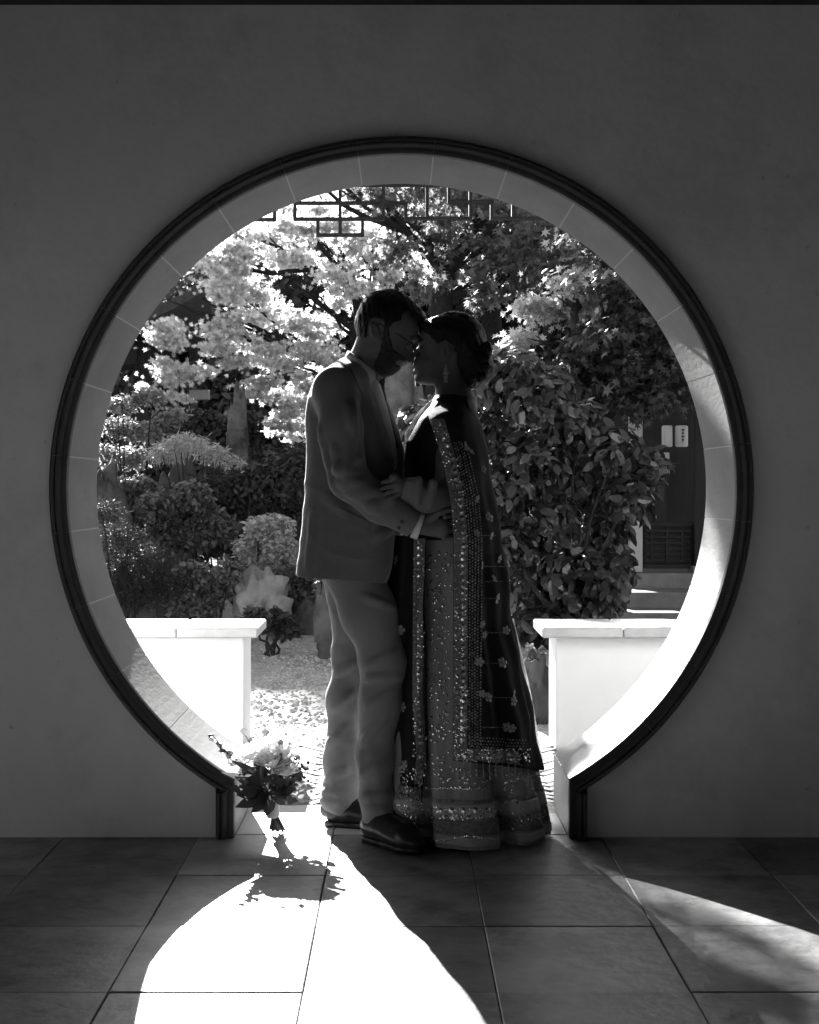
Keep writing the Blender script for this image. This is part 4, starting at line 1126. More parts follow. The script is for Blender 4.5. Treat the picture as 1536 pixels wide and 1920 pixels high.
def hit(tree_, px, py):
    a = Vector((0, -D, H)); d = (P(px, py, 0) - a).normalized()
    loc, nrm, i, t = tree_.ray_cast(a, d)
    if loc is not None and nrm.dot(d) > 0: nrm = -nrm
    return loc, nrm
def patch(name, mt, tree_, A, B, nu, nv, lift, parent, thick=.003):
    """cloth strip lying on another surface: between two lines given in picture units, followed down on to the surface"""
    def along(L, t):
        t *= len(L) - 1; i = min(int(t), len(L) - 2); f = t - i
        return (L[i][0] + (L[i + 1][0] - L[i][0]) * f, L[i][1] + (L[i + 1][1] - L[i][1]) * f)
    top = {}; vs = []; fs = []
    for i in range(nu + 1):
        a, b = along(A, i / nu), along(B, i / nu)
        for j in range(nv + 1):
            t = j / nv; x, y_ = a[0] + (b[0] - a[0]) * t, a[1] + (b[1] - a[1]) * t
            l, n = hit(tree_, x, y_)
            if l is None: continue
            top[i, j] = len(vs); vs.append(l + n * lift); vs.append(l - n * .002)
    for i in range(nu):
        for j in range(nv):
            q = [(i, j), (i + 1, j), (i + 1, j + 1), (i, j + 1)]
            if all(k in top for k in q):
                t = [top[k] for k in q]
                if max((vs[t[a]] - vs[t[b]]).length for a in range(4) for b in range(a)) > .12: continue
                fs.append(tuple(t)); fs.append(tuple(k + 1 for k in t[::-1]))
                for e in range(4):
                    k0, k1 = q[e], q[(e + 1) % 4]
                    edge = (e == 0 and j == 0) or (e == 2 and j == nv - 1) or (e == 3 and i == 0) or (e == 1 and i == nu - 1)
                    if edge: fs.append((top[k0], top[k0] + 1, top[k1] + 1, top[k1]))
    if not fs: return None
    return MB().add(vs, fs).build(name, mt, parent, smooth=False)
tj = bvh(jacket)
patch('lapel', M['suit'], tj, [(656, 692), (676, 735), (702, 800), (728, 868)], [(682, 712), (695, 738), (718, 808), (738, 874)], 26, 6, .005, jacket)
patch('pocket_flap', M['suit'], tj, [(632, 950), (690, 978)], [(626, 972), (686, 1000)], 12, 3, .005, jacket)
for (a, b) in ((756, 1003), (762, 992)):
    l, n = hit(tj, a - 8, b - 14)
    if l is not None: MB().tube([l - n * .001, l + n * .004], .0055, 12).build('sleeve_button', M['tie'], jacket)
# vent: the rear skirt of the jacket splits into two flaps
vt = MB()
for (xa, xb, y0) in ((559, 566, YM - .03), (564, 572, YM - .10)):
    vt.loft([[Q(xa + 8, 960, y0), Q(xb + 12, 960, y0 - .03), Q(xb + 13, 962, y0 - .028), Q(xa + 9, 962, y0 + .002)], [Q(xa, 1077, y0), Q(xb + 8, 1078, y0 - .045), Q(xb + 9, 1078, y0 - .042), Q(xa + 1.5, 1077, y0 + .002)]])
vt.build('vent_flap', M['suit'], jacket)

# shirt collar, shirt front, tie, cuff
sh = Field((-.2, -.14, 1.1), (.06, .2, 1.56), .004)
sh.slab(smoothpoly(XZ([(664, 700), (690, 705), (711, 714), (721, 745), (733, 790), (744, 835), (747, 875), (735, 885), (712, 800), (690, 750)], YM), 1), YM, .03, .045, .0)
shirt = sh.obj('shirt', M['shirt'], man)
def ell_ring(back, front, hw, n=28):
    b, f = Vector(Q(*back, YM)), Vector(Q(*front, YM)); c = (b + f) / 2; u = (f - b) / 2
    return [c + u * math.cos(t) + Vector((0, hw, 0)) * math.sin(t) for t in [2 * math.pi * k / n for k in range(n)]]
MB().loft([ell_ring((644, 676), (706, 736), .098), ell_ring((648, 666), (710, 716), .084), ell_ring((652, 658), (713, 707), .074), ell_ring((657, 660), (709, 707), .069), ell_ring((654, 676), (700, 726), .085)], cap=False).build('collar', M['shirt'], shirt, smooth=True)
ti = MB()
def tie_ring(px, py, w, th, tilt): 
    c = Vector(Q(px, py, YM - .004)); n_ = Vector((math.cos(tilt), 0, math.sin(tilt))); s_ = Vector((0, 1, 0))
    return [c + s_ * w + n_ * 0, c + s_ * w * .7 + n_ * th, c - s_ * w * .7 + n_ * th, c - s_ * w, c - s_ * w * .7 - n_ * th, c + s_ * w * .7 - n_ * th]
ti.loft([tie_ring(709, 709, .02, .010, .4), tie_ring(714, 722, .022, .013, .35), tie_ring(716, 733, .014, .010, .35), tie_ring(722, 755, .024, .007, .3), tie_ring(733, 795, .032, .006, .3), tie_ring(746, 842, .036, .006, .25)])
ti.build('tie', M['tie'], man, smooth=True)
a, b = Vector(Q(776, 983, -.19)), Vector(Q(789, 987, -.19))
ax_ = (b - a).normalized(); sd_ = Vector((0, 1, 0)); up_ = ax_.cross(sd_).normalized()
def cuff_ring(c, r): return [c + (sd_ * math.cos(t) * .85 + up_ * math.sin(t)) * r for t in [2 * math.pi * k / 24 for k in range(24)]]
MB().loft([cuff_ring(a, .036), cuff_ring(a, .041), cuff_ring(b, .0415), cuff_ring(b + ax_ * .002, .039), cuff_ring(b - ax_ * .002, .033)], cap=False).build('cuff', M['shirt'], man, smooth=True)

# trousers
tr_ = Field((-.42, -.25, .03), (.12, .33, .95), .0045)
tr_.ell(Q(660, 1050, YM), (.10, .14, .11), .03)
for L in (NL, FL): tr_.chain([(Q(a, b, y), r) for a, b, y, r in L], .035)
for (a, b, y0, r) in [((684, 1252), (738, 1222), -.136, .006), ((684, 1272), (750, 1268), -.132, .007), ((690, 1325), (744, 1290), -.130, .006), ((682, 1395), (726, 1335), -.124, .006), ((678, 1455), (722, 1425), -.112, .006), ((678, 1498), (730, 1490), -.104, .008), ((684, 1512), (730, 1520), -.102, .006), ((684, 1120), (735, 1140), -.145, .006),
                      ((630, 1262), (668, 1240), .09, .007), ((622, 1330), (660, 1300), .1, .006), ((616, 1400), (650, 1360), .11, .006), ((612, 1462), (650, 1440), .11, .007), ((608, 1484), (646, 1490), .11, .009), ((606, 1500), (650, 1505), .11, .007), ((660, 1340), (668, 1460), .1, .007)]:
    ridge(tr_, a, b, y0, r * 1.25, .02)
# open hems
cw3 = crease(31, (22, 16, 30)); cw4 = crease(36, (36, 30, 16))
tr_.obj('trousers', M['trouser'], man, disp=lambda v, n: cw3(v) * .006 * np.clip((1.0 - v[:, 2]) * 2, .2, 1) + cw4(v) * .004)
# shoes
def shoe(label, hx, hy, tx, ty):
    f = Field((min(hx, tx) - .08, min(hy, ty) - .09, -.005), (max(hx, tx) + .08, max(hy, ty) + .09, .17), .0035)
    h_, t_ = Vector((hx, hy, 0)), Vector((tx, ty, 0)); d_ = (t_ - h_)
    at = lambda u, z: tuple(h_ + d_ * u + Vector((0, 0, z)))
    f.chain([(at(.10, .045), .037), (at(.3, .05), .038), (at(.55, .042), .040), (at(.75, .034), .042), (at(.93, .03), .028)], .03)
    f.chain([(at(.12, .06), .036), (at(.14, .11), .037)], .02)
    f.chain([(at(.3, .07), .034), (at(.5, .06), .03)], .02)
    f.d = np.maximum(f.d, (.012 - f.ax[2])[None, None, :])
    ob = f.obj('shoe', M['leather'], man)
    s = Field((min(hx, tx) - .08, min(hy, ty) - .09, -.008), (max(hx, tx) + .08, max(hy, ty) + .09, .06), .0035)
    s.chain([(at(.10, .012), .039), (at(.3, .012), .035), (at(.55, .012), .041), (at(.75, .012), .044), (at(.93, .012), .030)], .02)
    z = s.ax[2][None, None, :]
    s.d = np.maximum(s.d, np.maximum(z - .018, .001 - z))
    s.obj('sole', M['leather'], ob)
    for q in range(4):
        c = Vector(at(.34 + q * .06, .099 - q * .008)); sdv = Vector((-d_.y, d_.x, 0)).normalized()
        MB().tube([c - sdv * .018, c + Vector((0, 0, .004)), c + sdv * .018], .0022, 6).build('lace', M['tie'], ob)
shoe('near', -.098, -.035, .058, -.20)
shoe('far', -.232, .163, .0, .11)

# short stray hairs along his crown
sh_ = MB(); rs = random.Random(6)
for k in range(60):
    px = rs.uniform(674, 790); pz = np.interp(px, [672, 680, 690, 705, 725, 745, 760, 775, 790], [592, 572, 556, 547, 544, 545, 553, 565, 582])
    a = Vector(Q(px, pz + 3, YM + rs.uniform(-.05, .05))); dv = Vector((rs.uniform(-.4, .7), rs.uniform(-.3, .3), 1)).normalized() * rs.uniform(.008, .016)
    sh_.tube([a, a + dv * .6, a + dv + Vector((.003, 0, -.002))], [.0009, .0007, .0003], 4)
o = sh_.build('stray_hair', M['hair'], man); o['kind'] = 'stuff'
# ------------------------------------------------------------------ the bride
YW = .04
wl_ = Field((-.06, -.30, -.01), (.46, .36, 1.70), .004)
wface = XZ([(838, 596), (815, 598), (798, 609), (788, 622), (785, 634), (789, 646), (787, 657), (782, 667), (777, 676), (778, 682), (775, 686), (779, 691.5), (777, 697), (780, 701), (777, 707), (778, 714), (784, 719), (795, 721), (806, 723), (828, 716), (850, 700), (870, 690), (890, 672), (897, 645), (890, 618), (868, 602)], YW)
wl_.slab(smoothpoly(wface, 1), YW, .003, .066, .02)
wl_.ell(Q(842, 645, YW), (.088, .074, .080), .02, .1)
wl_.ell(Q(808, 688, YW), (.045, .05, .045), .02, .3)
wl_.cone(Q(788, 651, YW), Q(766, 675, YW), .0055, .0085, .007)
for s in (-1, 1):
    wl_.ell(Q(769, 677, YW + s * .010), (.008, .006, .006), .005)
    wl_.ell(Q(788, 655, YW + s * .031), (.011, .015, .009), .009, sub=True)
    wl_.ell(Q(791, 656, YW + s * .030), (.010, .012, .010), .003)
    wl_.cone(Q(784, 642, YW + s * .010), Q(793, 640, YW + s * .048), .005, .004, .008)
    wl_.ell(Q(838, 660, YW + s * .073), (.015, .008, .025), .005, -.15)
    wl_.ell(Q(838, 660, YW + s * .081), (.008, .005, .014), .003, -.15, sub=True)
wl_.cone(Q(778, 686, YW - .016), Q(778, 686, YW + .016), .0055, .0055, .004)
wl_.cone(Q(779, 697, YW - .014), Q(779, 697, YW + .014), .006, .006, .004)
wl_.chain([(Q(845, 690, YW), .05), (Q(848, 725, YW), .047), (Q(855, 755, YW), .055)], .02)
wl_.chain([(Q(855, 770, YW), .06), (Q(845, 860, YW), .085), (Q(850, 950, YW), .08), (Q(850, 1060, YW), .10)], .05, sy=.75)
for s in (-1, 1): wl_.chain([(Q(850, 1080, YW + s * .07), .075), (Q(856, 1280, YW + s * .07), .05), (Q(872, 1500, YW + s * .07), .034), (Q(868, 1560, YW + s * .07), .034)], .03)
for s in (-1, 1):
    a = P(868, 1560, YW + s * .07); wl_.cone((a.x, a.y, .03), (a.x - .13, a.y, .025), .026, .024, .02)
    wl_.cone(Q(857, 775, YW + s * .05), Q(862, 797, YW + s * .115), .045, .042, .03)
WA = [(Q(860, 800, -.075), .048), (Q(850, 860, -.125), .048), (Q(838, 930, -.150), .046), (Q(800, 932, -.215), .044), (Q(768, 918, -.25), .036)]
WB = [(Q(862, 795, .2), .055), (Q(845, 880, .26), .05), (Q(820, 935, .27), .045), (Q(770, 890, .24), .04), (Q(735, 850, .215), .032)]
wl_.chain([(p, r * .66) for p, r in WA], .02); wl_.chain([(p, r * .66) for p, r in WB], .02)
w = Vector(Q(764, 916, -.258)); wl_.cone(w, Q(750, 911, -.268), .020, .022, .01, sy=1.2)
fingers(wl_, Vector(Q(745, 912, -.272)), (-.3, .1, 1), (-1, .05, -.35), (0, 1, -.1), [.055, .064, .06, .048], .0075, (.05, .35, .45), gap=2.08)
wl_.cone(Q(757, 905, -.268), Q(744, 896, -.272), .010, .008, .006); wl_.cone(Q(744, 896, -.272), Q(734, 893, -.268), .008, .007, .004)
w = Vector(Q(732, 846, .21)); wl_.cone(w, Q(716, 836, .2), .020, .022, .01)
fingers(wl_, Vector(Q(711, 832, .195)), (0, .5, 1), (-1, -.1, .3), (0, -1, 0), [.058, .066, .062, .05], .0075, (.05, .2, .2))
woman = wl_.obj('person', M['skin2'])
tag(woman, 'woman with dark gathered curls in a long embroidered gown and sheer dark shawl, touching foreheads', 'person')

hw = Field((.0, -.12, 1.38), (.36, .20, 1.70), .0036)
hair_o = smoothpoly(XZ([(789, 622), (786, 610), (796, 602), (812, 597), (826, 590), (850, 586), (871, 590), (890, 604), (901, 626), (909, 645), (913, 668), (922, 680), (918, 700), (905, 714), (888, 721), (868, 722), (846, 700), (838, 668), (820, 652), (802, 648)], YW), 1)
hw.slab(hair_o, YW, .004, .078, .0)
hw.ell(Q(852, 640, YW), (.098, .092, .088), .02, .2)
hw.ell(Q(885, 690, YW), (.055, .065, .05), .03, .4); hw.ell(Q(902, 694, YW), (.04, .055, .038), .02, .4)
rg = random.Random(8)
for k in range(64):
    t = k / 64
    cx_, cz_ = rg.choice([(905, 672), (916, 690), (900, 706), (885, 716), (870, 716), (908, 655), (895, 690), (880, 700)])
    c = Q(cx_ + rg.uniform(-6, 9), cz_ + rg.uniform(-6, 6), YW + rg.uniform(-.07, .07)); hw.ell(c, tuple(rg.uniform(.010, .018) for _ in range(3)), .005)
for k in range(26):
    px = 790 + k * 4.2; pz = 606 - 14 * math.sin((px - 780) / 120 * 2.2) if px < 850 else 588 + (px - 850) ** 2 * .006
    hw.ell(Q(px, pz + 4, YW + rg.uniform(-.05, .05)), (.013, .012, .010), .006)
for k in range(10): hw.ell(Q(791 + rg.uniform(-3, 6), 608 + k * 2.2, YW + rg.uniform(-.05, .05)), (.008, .009, .008), .004)
regw = hw.region(XZ([(776, 625), (776, 570), (860, 560), (940, 620), (950, 740), (880, 730), (870, 712), (860, 690), (853, 668), (848, 650), (838, 643), (828, 646), (815, 651), (806, 653), (790, 642)], YW))
pts = np.stack(np.meshgrid(*hw.ax, indexing='ij'), -1).reshape(-1, 3)
nz = (ripple(13, (180, 130, 120))(pts) * .002 + ripple(14, (70, 50, 50))(pts) * .003).reshape(hw.d.shape)
hw.obj('hair', M['hair'], woman, d=np.maximum(hw.d + nz, regw + (ripple(15, (200, 160, 200))(pts) * .0045).reshape(hw.d.shape)))
# loose strands that catch the sun
st = MB()
for k in range(26):
    a = Vector(Q(*rg.choice([(905, 640), (912, 668), (922, 690), (912, 708), (890, 718), (850, 588), (820, 596), (800, 604), (880, 596)]), YW + rg.uniform(-.04, .04)))
    d_ = Vector((rg.uniform(-.3, 1), rg.uniform(-.5, .5), rg.uniform(-.6, .8))).normalized() * rg.uniform(.012, .03)
    st.tube([a, a + d_ * .6 + Vector((0, 0, .004)), a + d_ + Vector((.004, 0, -.004))], [.0008, .0006, .0003], 4)
o = st.build('loose_strands', M['hair'], woman); o['kind'] = 'stuff'

# gown: bodice and skirt in one lofted cloth with deep folds towards the hem
GW = [(742, 815, 884, .07, 0), (760, 806, 892, .115, 0), (785, 786, 897, .145, 0), (830, 762, 905, .15, 0), (870, 757, 910, .145, 0), (920, 763, 912, .135, 0), (960, 764, 915, .13, .0), (1010, 756, 925, .145, .1), (1060, 748, 934, .16, .25), (1130, 744, 942, .17, .4), (1200, 742, 949, .175, .55), (1290, 738, 966, .185, .7), (1380, 734, 984, .198, .85), (1440, 733, 1004, .212, .95), (1510, 732, 1022, .228, 1), (1545, 730, 1030, .234, 1), (1562, 730, 1031, .236, 1)]
def gown_at(py):
    v = [float(np.interp(py, [q[0] for q in GW], [q[i] for q in GW])) for i in range(1, 5)]
    a, b = P(v[0], py, YW), P(v[1], py, YW)
    return (a.x + b.x) / 2, (b.x - a.x) / 2, v[2], v[3], a.z
FOLD_V = [-math.radians(37), math.radians(24), math.radians(70), math.radians(118), math.radians(165), math.radians(205), math.radians(245), math.radians(-76)]
def fold(th, py):
    t = float(np.clip((py - 1000) / 500, 0, 1))
    m_ = 0
    for i, v in enumerate(FOLD_V):
        dlt = (th - v + math.pi) % (2 * math.pi) - math.pi
        m_ -= math.exp(-(dlt / (.12 + .06 * (1 - t))) ** 2) * (1.0 if i < 3 else .7)
    return .066 * t ** .8 * (m_ + .15 * math.cos(5 * th)) + .004 * math.cos(17 * th + py * .004) * min(1, t * 3) + .006 * t * math.sin(3 * th + py * .012)
def gown_pt(th, py, off=0.0):
    cx_, rx, ry, k, z = gown_at(py)
    r = 1 + 0
    fx = fold(th, py) + off
    n = 2.3
    s, c = math.sin(th), math.cos(th)
    sx = math.copysign(abs(s) ** (2 / n), s); cy_ = math.copysign(abs(c) ** (2 / n), c)
    drop = 0.0
    return Vector((cx_ + (rx + fx) * sx, YW - (ry + fx) * cy_, z))
ZB = P(750, 1562, YW).z
NT = 220
def gown_strip(p0, p1, n, off, t0=-math.pi, t1=math.pi, closed=True, inner=None):
    rings = []
    for i in range(n + 1):
        py = p0 + (p1 - p0) * i / n
        rings.append([gown_pt(t0 + (t1 - t0) * j / NT, py, off) for j in range(NT if closed else NT + 1)])
    return rings
rings = gown_strip(742, 1562, 150, 0.0)
def to_ground(rings):          # lower the hem to the floor and let it curve there
    zmin = min(p.z for p in rings[-1])
    for r in rings:
        for p in r:
            t = max(0, min(1, (.35 - p.z) / (.35 - zmin))); p.z = p.z - (zmin - .012) * t
    return rings
gown = MB().loft(to_ground(rings), cap=False).build('gown', M['gown'], woman, smooth=True)
gown.data.materials.append(M['bodice'])
for p_ in gown.data.polygons:
    if p_.center.z + woman.location.z > P(750, 1012, 0).z: p_.material_index = 1
def band(p0, p1, name, mt, off=.003):
    zmin = gown_pt(0, 1562).z
    def fix(r):
        for p in r:
            t = max(0, min(1, (.35 - p.z) / (.35 - zmin))); p.z = p.z - (zmin - .012) * t
        return r
    o_ = [fix(r) for r in gown_strip(p0, p1, 4, off)]; i_ = [fix(r) for r in gown_strip(p0, p1, 1, .0005)]
    return MB().loft([i_[0]] + o_ + [i_[-1]], cap=False).build(name, mt, gown, smooth=True)
band(1482, 1506, 'hem_band', M['gownband']); band(1540, 1556, 'hem_band', M['gownband']); band(1474, 1479, 'hem_braid', M['trimband']); band(1511, 1536, 'embroidered_band', M['trimband'], .002)
tg = bvh(gown)

# sleeves of the gown
sv = Field((-.06, -.36, 1.0), (.26, .36, 1.38), .0045)
sv.chain(WA, .02); sv2 = Field((-.06, .1, 1.0), (.26, .36, 1.38), .006); sv2.chain(WB[:4], .02); sv2.obj('sleeve', M['sleeve'], woman)
for (a, b, y0, y1, r) in [((832, 912), (846, 945), -.19, -.17, .012), ((812, 905), (806, 950), -.27, -.26, .014), ((786, 900), (782, 944), -.285, -.27, .012), ((770, 905), (766, 930), -.285, -.27, .012), ((832, 880), (846, 900), -.165, -.15, .012)]:
    sv.cone(Q(*a, y0), Q(*b, y1), r, r * .6, .02)
cw6 = crease(61, (40, 30, 26))
sv.obj('sleeve', M['sleeve'], woman, disp=lambda v, n: cw6(v) * .004)

# shawl: hangs from the shoulders, its near border running down the side to a straight hem
EDGE = [(744, 826), (752, 813), (775, 803), (800, 810), (860, 828), (930, 843), (1010, 850), (1100, 850), (1430, 849)]
BACK = [(744, 874), (752, 884), (775, 895), (800, 903), (850, 914), (880, 921), (960, 932), (1060, 951), (1160, 959), (1200, 966), (1290, 986), (1380, 1001), (1440, 1011)]
RY = [(744, .09), (752, .12), (775, .20), (800, .226), (860, .245), (930, .262), (1000, .268), (1060, .25), (1200, .225), (1440, .255)]
def ip(T, x): return float(np.interp(x, [q[0] for q in T], [q[1] for q in T]))
def shawl_pt(u, py, off=0.0):
    cx0 = gown_at(py)[0]
    bx = P(ip(BACK, py), py, YW).x; ry = ip(RY, py) + off
    cx_ = min(cx0, bx - .06); rx = bx - cx_ + off
    d_e = D + YW - ry * .96
    ex = (ip(EDGE, py) - CX) / F * d_e
    th0 = math.asin(max(-.97, min(.97, (ex - cx_) / rx)))
    th = th0 + (math.radians(205) - th0) * u
    t = np.clip((py - 780) / 500, 0, 1)
    f_ = (.010 * math.sin(th * 9 + py * .004) + .007 * math.sin(th * 17 + 1)) * t * min(1, u * 8) + .004 * math.sin(py * .05 + th * 3) * min(1, u * 6)
    return Vector((cx_ + (rx + f_) * math.sin(th), YW - (ry + f_) * math.cos(th), 0))
def hem_row(u): return 1426 + 15 * min(1, u * 2.2)
def cloth_sheet(fn, nu, nv, rows, name, mt, parent, thick=.0016):
    vs = []; fs = []
    for j in range(nv + 1):
        for i in range(nu + 1):
            vs.append(fn(i / nu, j / nv, 0.0))
    n0 = len(vs)
    for j in range(nv + 1):
        for i in range(nu + 1):
            vs.append(fn(i / nu, j / nv, -thick))
    w_ = nu + 1
    for j in range(nv):
        for i in range(nu):
            a = j * w_ + i
            fs.append((a, a + w_, a + w_ + 1, a + 1)); fs.append((n0 + a, n0 + a + 1, n0 + a + w_ + 1, n0 + a + w_))
    for i in range(nu):
        fs.append((i, i + 1, n0 + i + 1, n0 + i)); a = nv * w_ + i; fs.append((a, n0 + a, n0 + a + 1, a + 1))
    for j in range(nv):
        a = j * w_; fs.append((a, n0 + a, n0 + a + w_, a + w_)); a = j * w_ + nu; fs.append((a, a + w_, n0 + a + w_, n0 + a))
    return MB().add(vs, fs).build(name, mt, parent, smooth=True)
def shawl_fn(u, v, off):
    py = 744 + (hem_row(u) - 744) * v
    p = shawl_pt(u, py, off); p.z = H - (py - CY) / F * (D + YW)
    if u < .4: p.z = H - (py - CY) / F * (D + p.y * (1 - u) + YW * u)
    return p
def thin_mat(name, base, trans, alb_t):
    m = mat(name, base, .8, .5, 150, .3, 300, .2)
    nt = m.node_tree; N = nt.nodes; L = nt.links
    t = N.new('ShaderNodeBsdfTranslucent'); t.inputs[0].default_value = (alb_t,) * 3 + (1,)
    a = N.new('ShaderNodeAddShader'); out = N['Material Output']
    L.new(N['Principled BSDF'].outputs[0], a.inputs[0]); L.new(t.outputs[0], a.inputs[1]); L.new(a.outputs[0], out.inputs['Surface'])
    return m
M['veil'] = thin_mat('sheer_dark_net', .018, 0, .03)
M['sheer'] = thin_mat('pale_lit_cloth', .5, 0, .6)  # pale copy of the shawl cloth, sunlight put into its colour
shawl = cloth_sheet(shawl_fn, 130, 150, None, 'shawl', M['veil'], woman)
# front end of the shawl, falling from the far shoulder between the couple
def front_fn(u, v, off):
    py = 1004 + (1478 + 26 * u - 1004) * v
    xr = float(np.interp(py, [1004, 1150, 1300, 1420, 1510], [800, 795, 793, 800, 790])); xl = float(np.interp(py, [1004, 1200, 1510], [722, 722, 724]))
    y = -.13 - .02 * math.sin(u * 9 + py * .01) - .035 * v + .14 * (1 - u) ** 2
    px = xr + (xl - xr) * (1 - u)
    p = P(px, py, y); return p + Vector((off * .3, -off, 0))
fr = cloth_sheet(front_fn, 26, 110, None, 'shawl_end', M['veil'], shawl)
tsh, tf = bvh(shawl), bvh(fr)
# pale strip added along the shawl's back edge, sunlit look put into its colour
eb = MB()
pp = [(958, 1160, 3), (963, 1190, 5), (973, 1235, 7), (983, 1280, 8), (992, 1330, 9), (1000, 1380, 10), (1009, 1425, 9), (1013, 1445, 6)]
eb.loft([[Q(x - w * .5 + 4, y, .1), Q(x + 4, y, .09 + .006 * math.sin(y)), Q(x + w * .6 + 4, y, .1), Q(x + w * .5 + 4, y, .103), Q(x + 4, y, .094 + .006 * math.sin(y)), Q(x - w * .5 + 4, y, .103)] for x, y, w in pp])
eb.build('lit_edge_strip', M['sheer'], shawl, smooth=True)
# folds of the shawl bunched on the chest, sunlight put into their pale colour
cf = MB(); rf = random.Random(4)
for k in range(9):
    x0, y0 = 818 - k * 2.6, 748 + k * 2.6; x1, y1 = 791 - k * 3.4, 784 + k * 3.2 + rf.uniform(-6, 8)
    yy = YW - .01 + .016 * k
    cf.tube([Q(x0, y0, yy), Q((x0 + x1) / 2 + 3, (y0 + y1) / 2 - 4, yy - .006), Q(x1, y1, yy), Q(x1 - 3, y1 + 16, yy + .004)], [.008, .013, .010, .003], 8)
cf.build('gathered_fold', M['sheer'], shawl, smooth=True)

# borders, motifs and sequins follow the cloth
patch('border_band', M['trimband'], tsh, [(ip(EDGE, y) + 1, y) for y in range(786, 1410, 20)] + [(850, 1408)], [(ip(EDGE, y) + 27, y) for y in range(786, 1410, 20)] + [(877, 1408)], 120, 5, .003, shawl)
patch('border_band', M['trimband'], tsh, [(850, 1402), (900, 1404), (950, 1407), (972, 1408)], [(850, 1424), (900, 1427), (950, 1431), (974, 1434)], 30, 4, .0045, shawl)
patch('border_band', M['trimband'], tf, [(798, 1010), (793, 1150), (791, 1300), (798, 1420), (792, 1470)], [(776, 1010), (776, 1150), (775, 1300), (781, 1420), (776, 1470)], 70, 4, .003, fr)
patch('border_band', M['trimband'], tf, [(738, 1470), (790, 1480)], [(738, 1488), (790, 1500)], 12, 3, .004, fr)
def disc_mesh(r, n=10):
    mb_ = MB(); vs = [(0, 0, r * .32)] + [(r * math.cos(t), r * math.sin(t), 0) for t in [2 * math.pi * k / n for k in range(n)]]
    fs = [(0, 1 + k, 1 + (k + 1) % n) for k in range(n)]
    m_ = mb_.add(vs, fs).mesh('sequin'); m_.materials.append(M['sequin']); return m_
disc = disc_mesh(.0085); small = disc_mesh(.0048, 8)
def put(tree_, px, py, me, parent, lift=.004, name='sequin', tilt=.25):
    l, n = hit(tree_, px, py)
    if l is None: return None
    o = bpy.data.objects.new(name, me); COL.objects.link(o)
    n = (n + Vector((rg.uniform(-tilt, tilt), rg.uniform(-tilt, tilt), rg.uniform(-tilt, tilt)))).normalized()
    o.rotation_euler = n.to_track_quat('Z', 'Y').to_euler(); o.location = l + n * lift; adopt(o, parent); return o
y = 796.0
while y < 1400:                                                # large round mirrors down the near border
    put(tsh, ip(EDGE, y) + 19, y, disc, shawl, .0045); y += 12.6
for x in range(862, 990, 11): put(tsh, x, 1415 + (x - 850) * .07, disc if x % 2 else small, shawl, .006)
y = 1016.0
while y < 1465: put(tf, 785 + (2 if y > 1350 else 0), y, disc if y < 1130 or y > 1330 else small, fr, .0045); y += 13
flower = MB()
for k in range(5):
    t = 2 * math.pi * k / 5; c = Vector((.011 * math.cos(t), .011 * math.sin(t), 0)); n = 7
    flower.add([c + Vector((0, 0, .003))] + [c + Vector((.0065 * math.cos(q), .0065 * math.sin(q), 0)) for q in [2 * math.pi * j / n for j in range(n)]], [(0, 1 + j, 1 + (j + 1) % n) for j in range(n)])
flower.add([Vector((0, 0, .005))] + [Vector((.006 * math.cos(q), .006 * math.sin(q), .001)) for q in [2 * math.pi * j / 7 for j in range(7)]], [(0, 1 + j, 1 + (j + 1) % 7) for j in range(7)])
flower_me = flower.mesh('flower'); flower_me.materials.append(M['thread'])
FS = lambda o: o and setattr(o, 'scale', [rg.uniform(.65, 1.15)] * 3)
for (x, y) in [(872, 838), (880, 846), (905, 880), (893, 935), (915, 970), (920, 1004), (935, 1048), (902, 1060), (931, 1122), (903, 1170), (907, 1190), (948, 1182), (941, 1243), (905, 1300), (914, 1307), (962, 1300), (962, 1315), (952, 1364), (960, 1366), (900, 1240), (930, 1420), (893, 1000), (925, 1085)]:
    FS(put(tsh, x, y, flower_me, shawl, .004, 'embroidered_flower', .4))
for (x, y) in [(750, 1180), (757, 1325), (748, 1425), (760, 1435), (752, 1445), (745, 1050), (757, 1240)]: put(tf, x, y, flower_me, fr, .004, 'embroidered_flower')
# fine thread lines between motifs, netting dots, scattered sequins: too many to pick apart
def dots(name, tree_, pts_, size, mt, parent, lift=.003):
    r = np.random.RandomState(len(pts_)); V = []; Fc = []
    for (x, y) in pts_:
        l, n = hit(tree_, x, y)
        if l is None: continue
        n = (n + Vector(r.uniform(-.3, .3, 3).tolist())).normalized(); a = n.orthogonal().normalized(); b = n.cross(a); s = size * r.uniform(.7, 1.3); k = len(V)
        c = l + n * lift
        V.append(c + n * s * .4)
        for q in range(6): V.append(c + a * s * math.cos(q * 1.0472) + b * s * math.sin(q * 1.0472))
        Fc += [(k, k + 1 + q, k + 1 + (q + 1) % 6) for q in range(6)]
    o = MB().add(V, Fc).build(name, mt, parent); o['kind'] = 'stuff'; return o
net = []
y = 830.0
while y < 1400:
    e = ip(EDGE, y)
    for k, dx in enumerate((31, 36, 41, 46, 52)): net.append((e + dx, y + (2.5 if k % 2 else 0)))
    y += 5.6
for x in np.arange(880, 990, 5.5):
    for k, yy in enumerate((1380, 1386, 1392, 1398)): net.append((x + (2.7 if k % 2 else 0), yy + (x - 850) * .06))
dots('netting_dots', tsh, net, .0029, M['thread'], shawl)
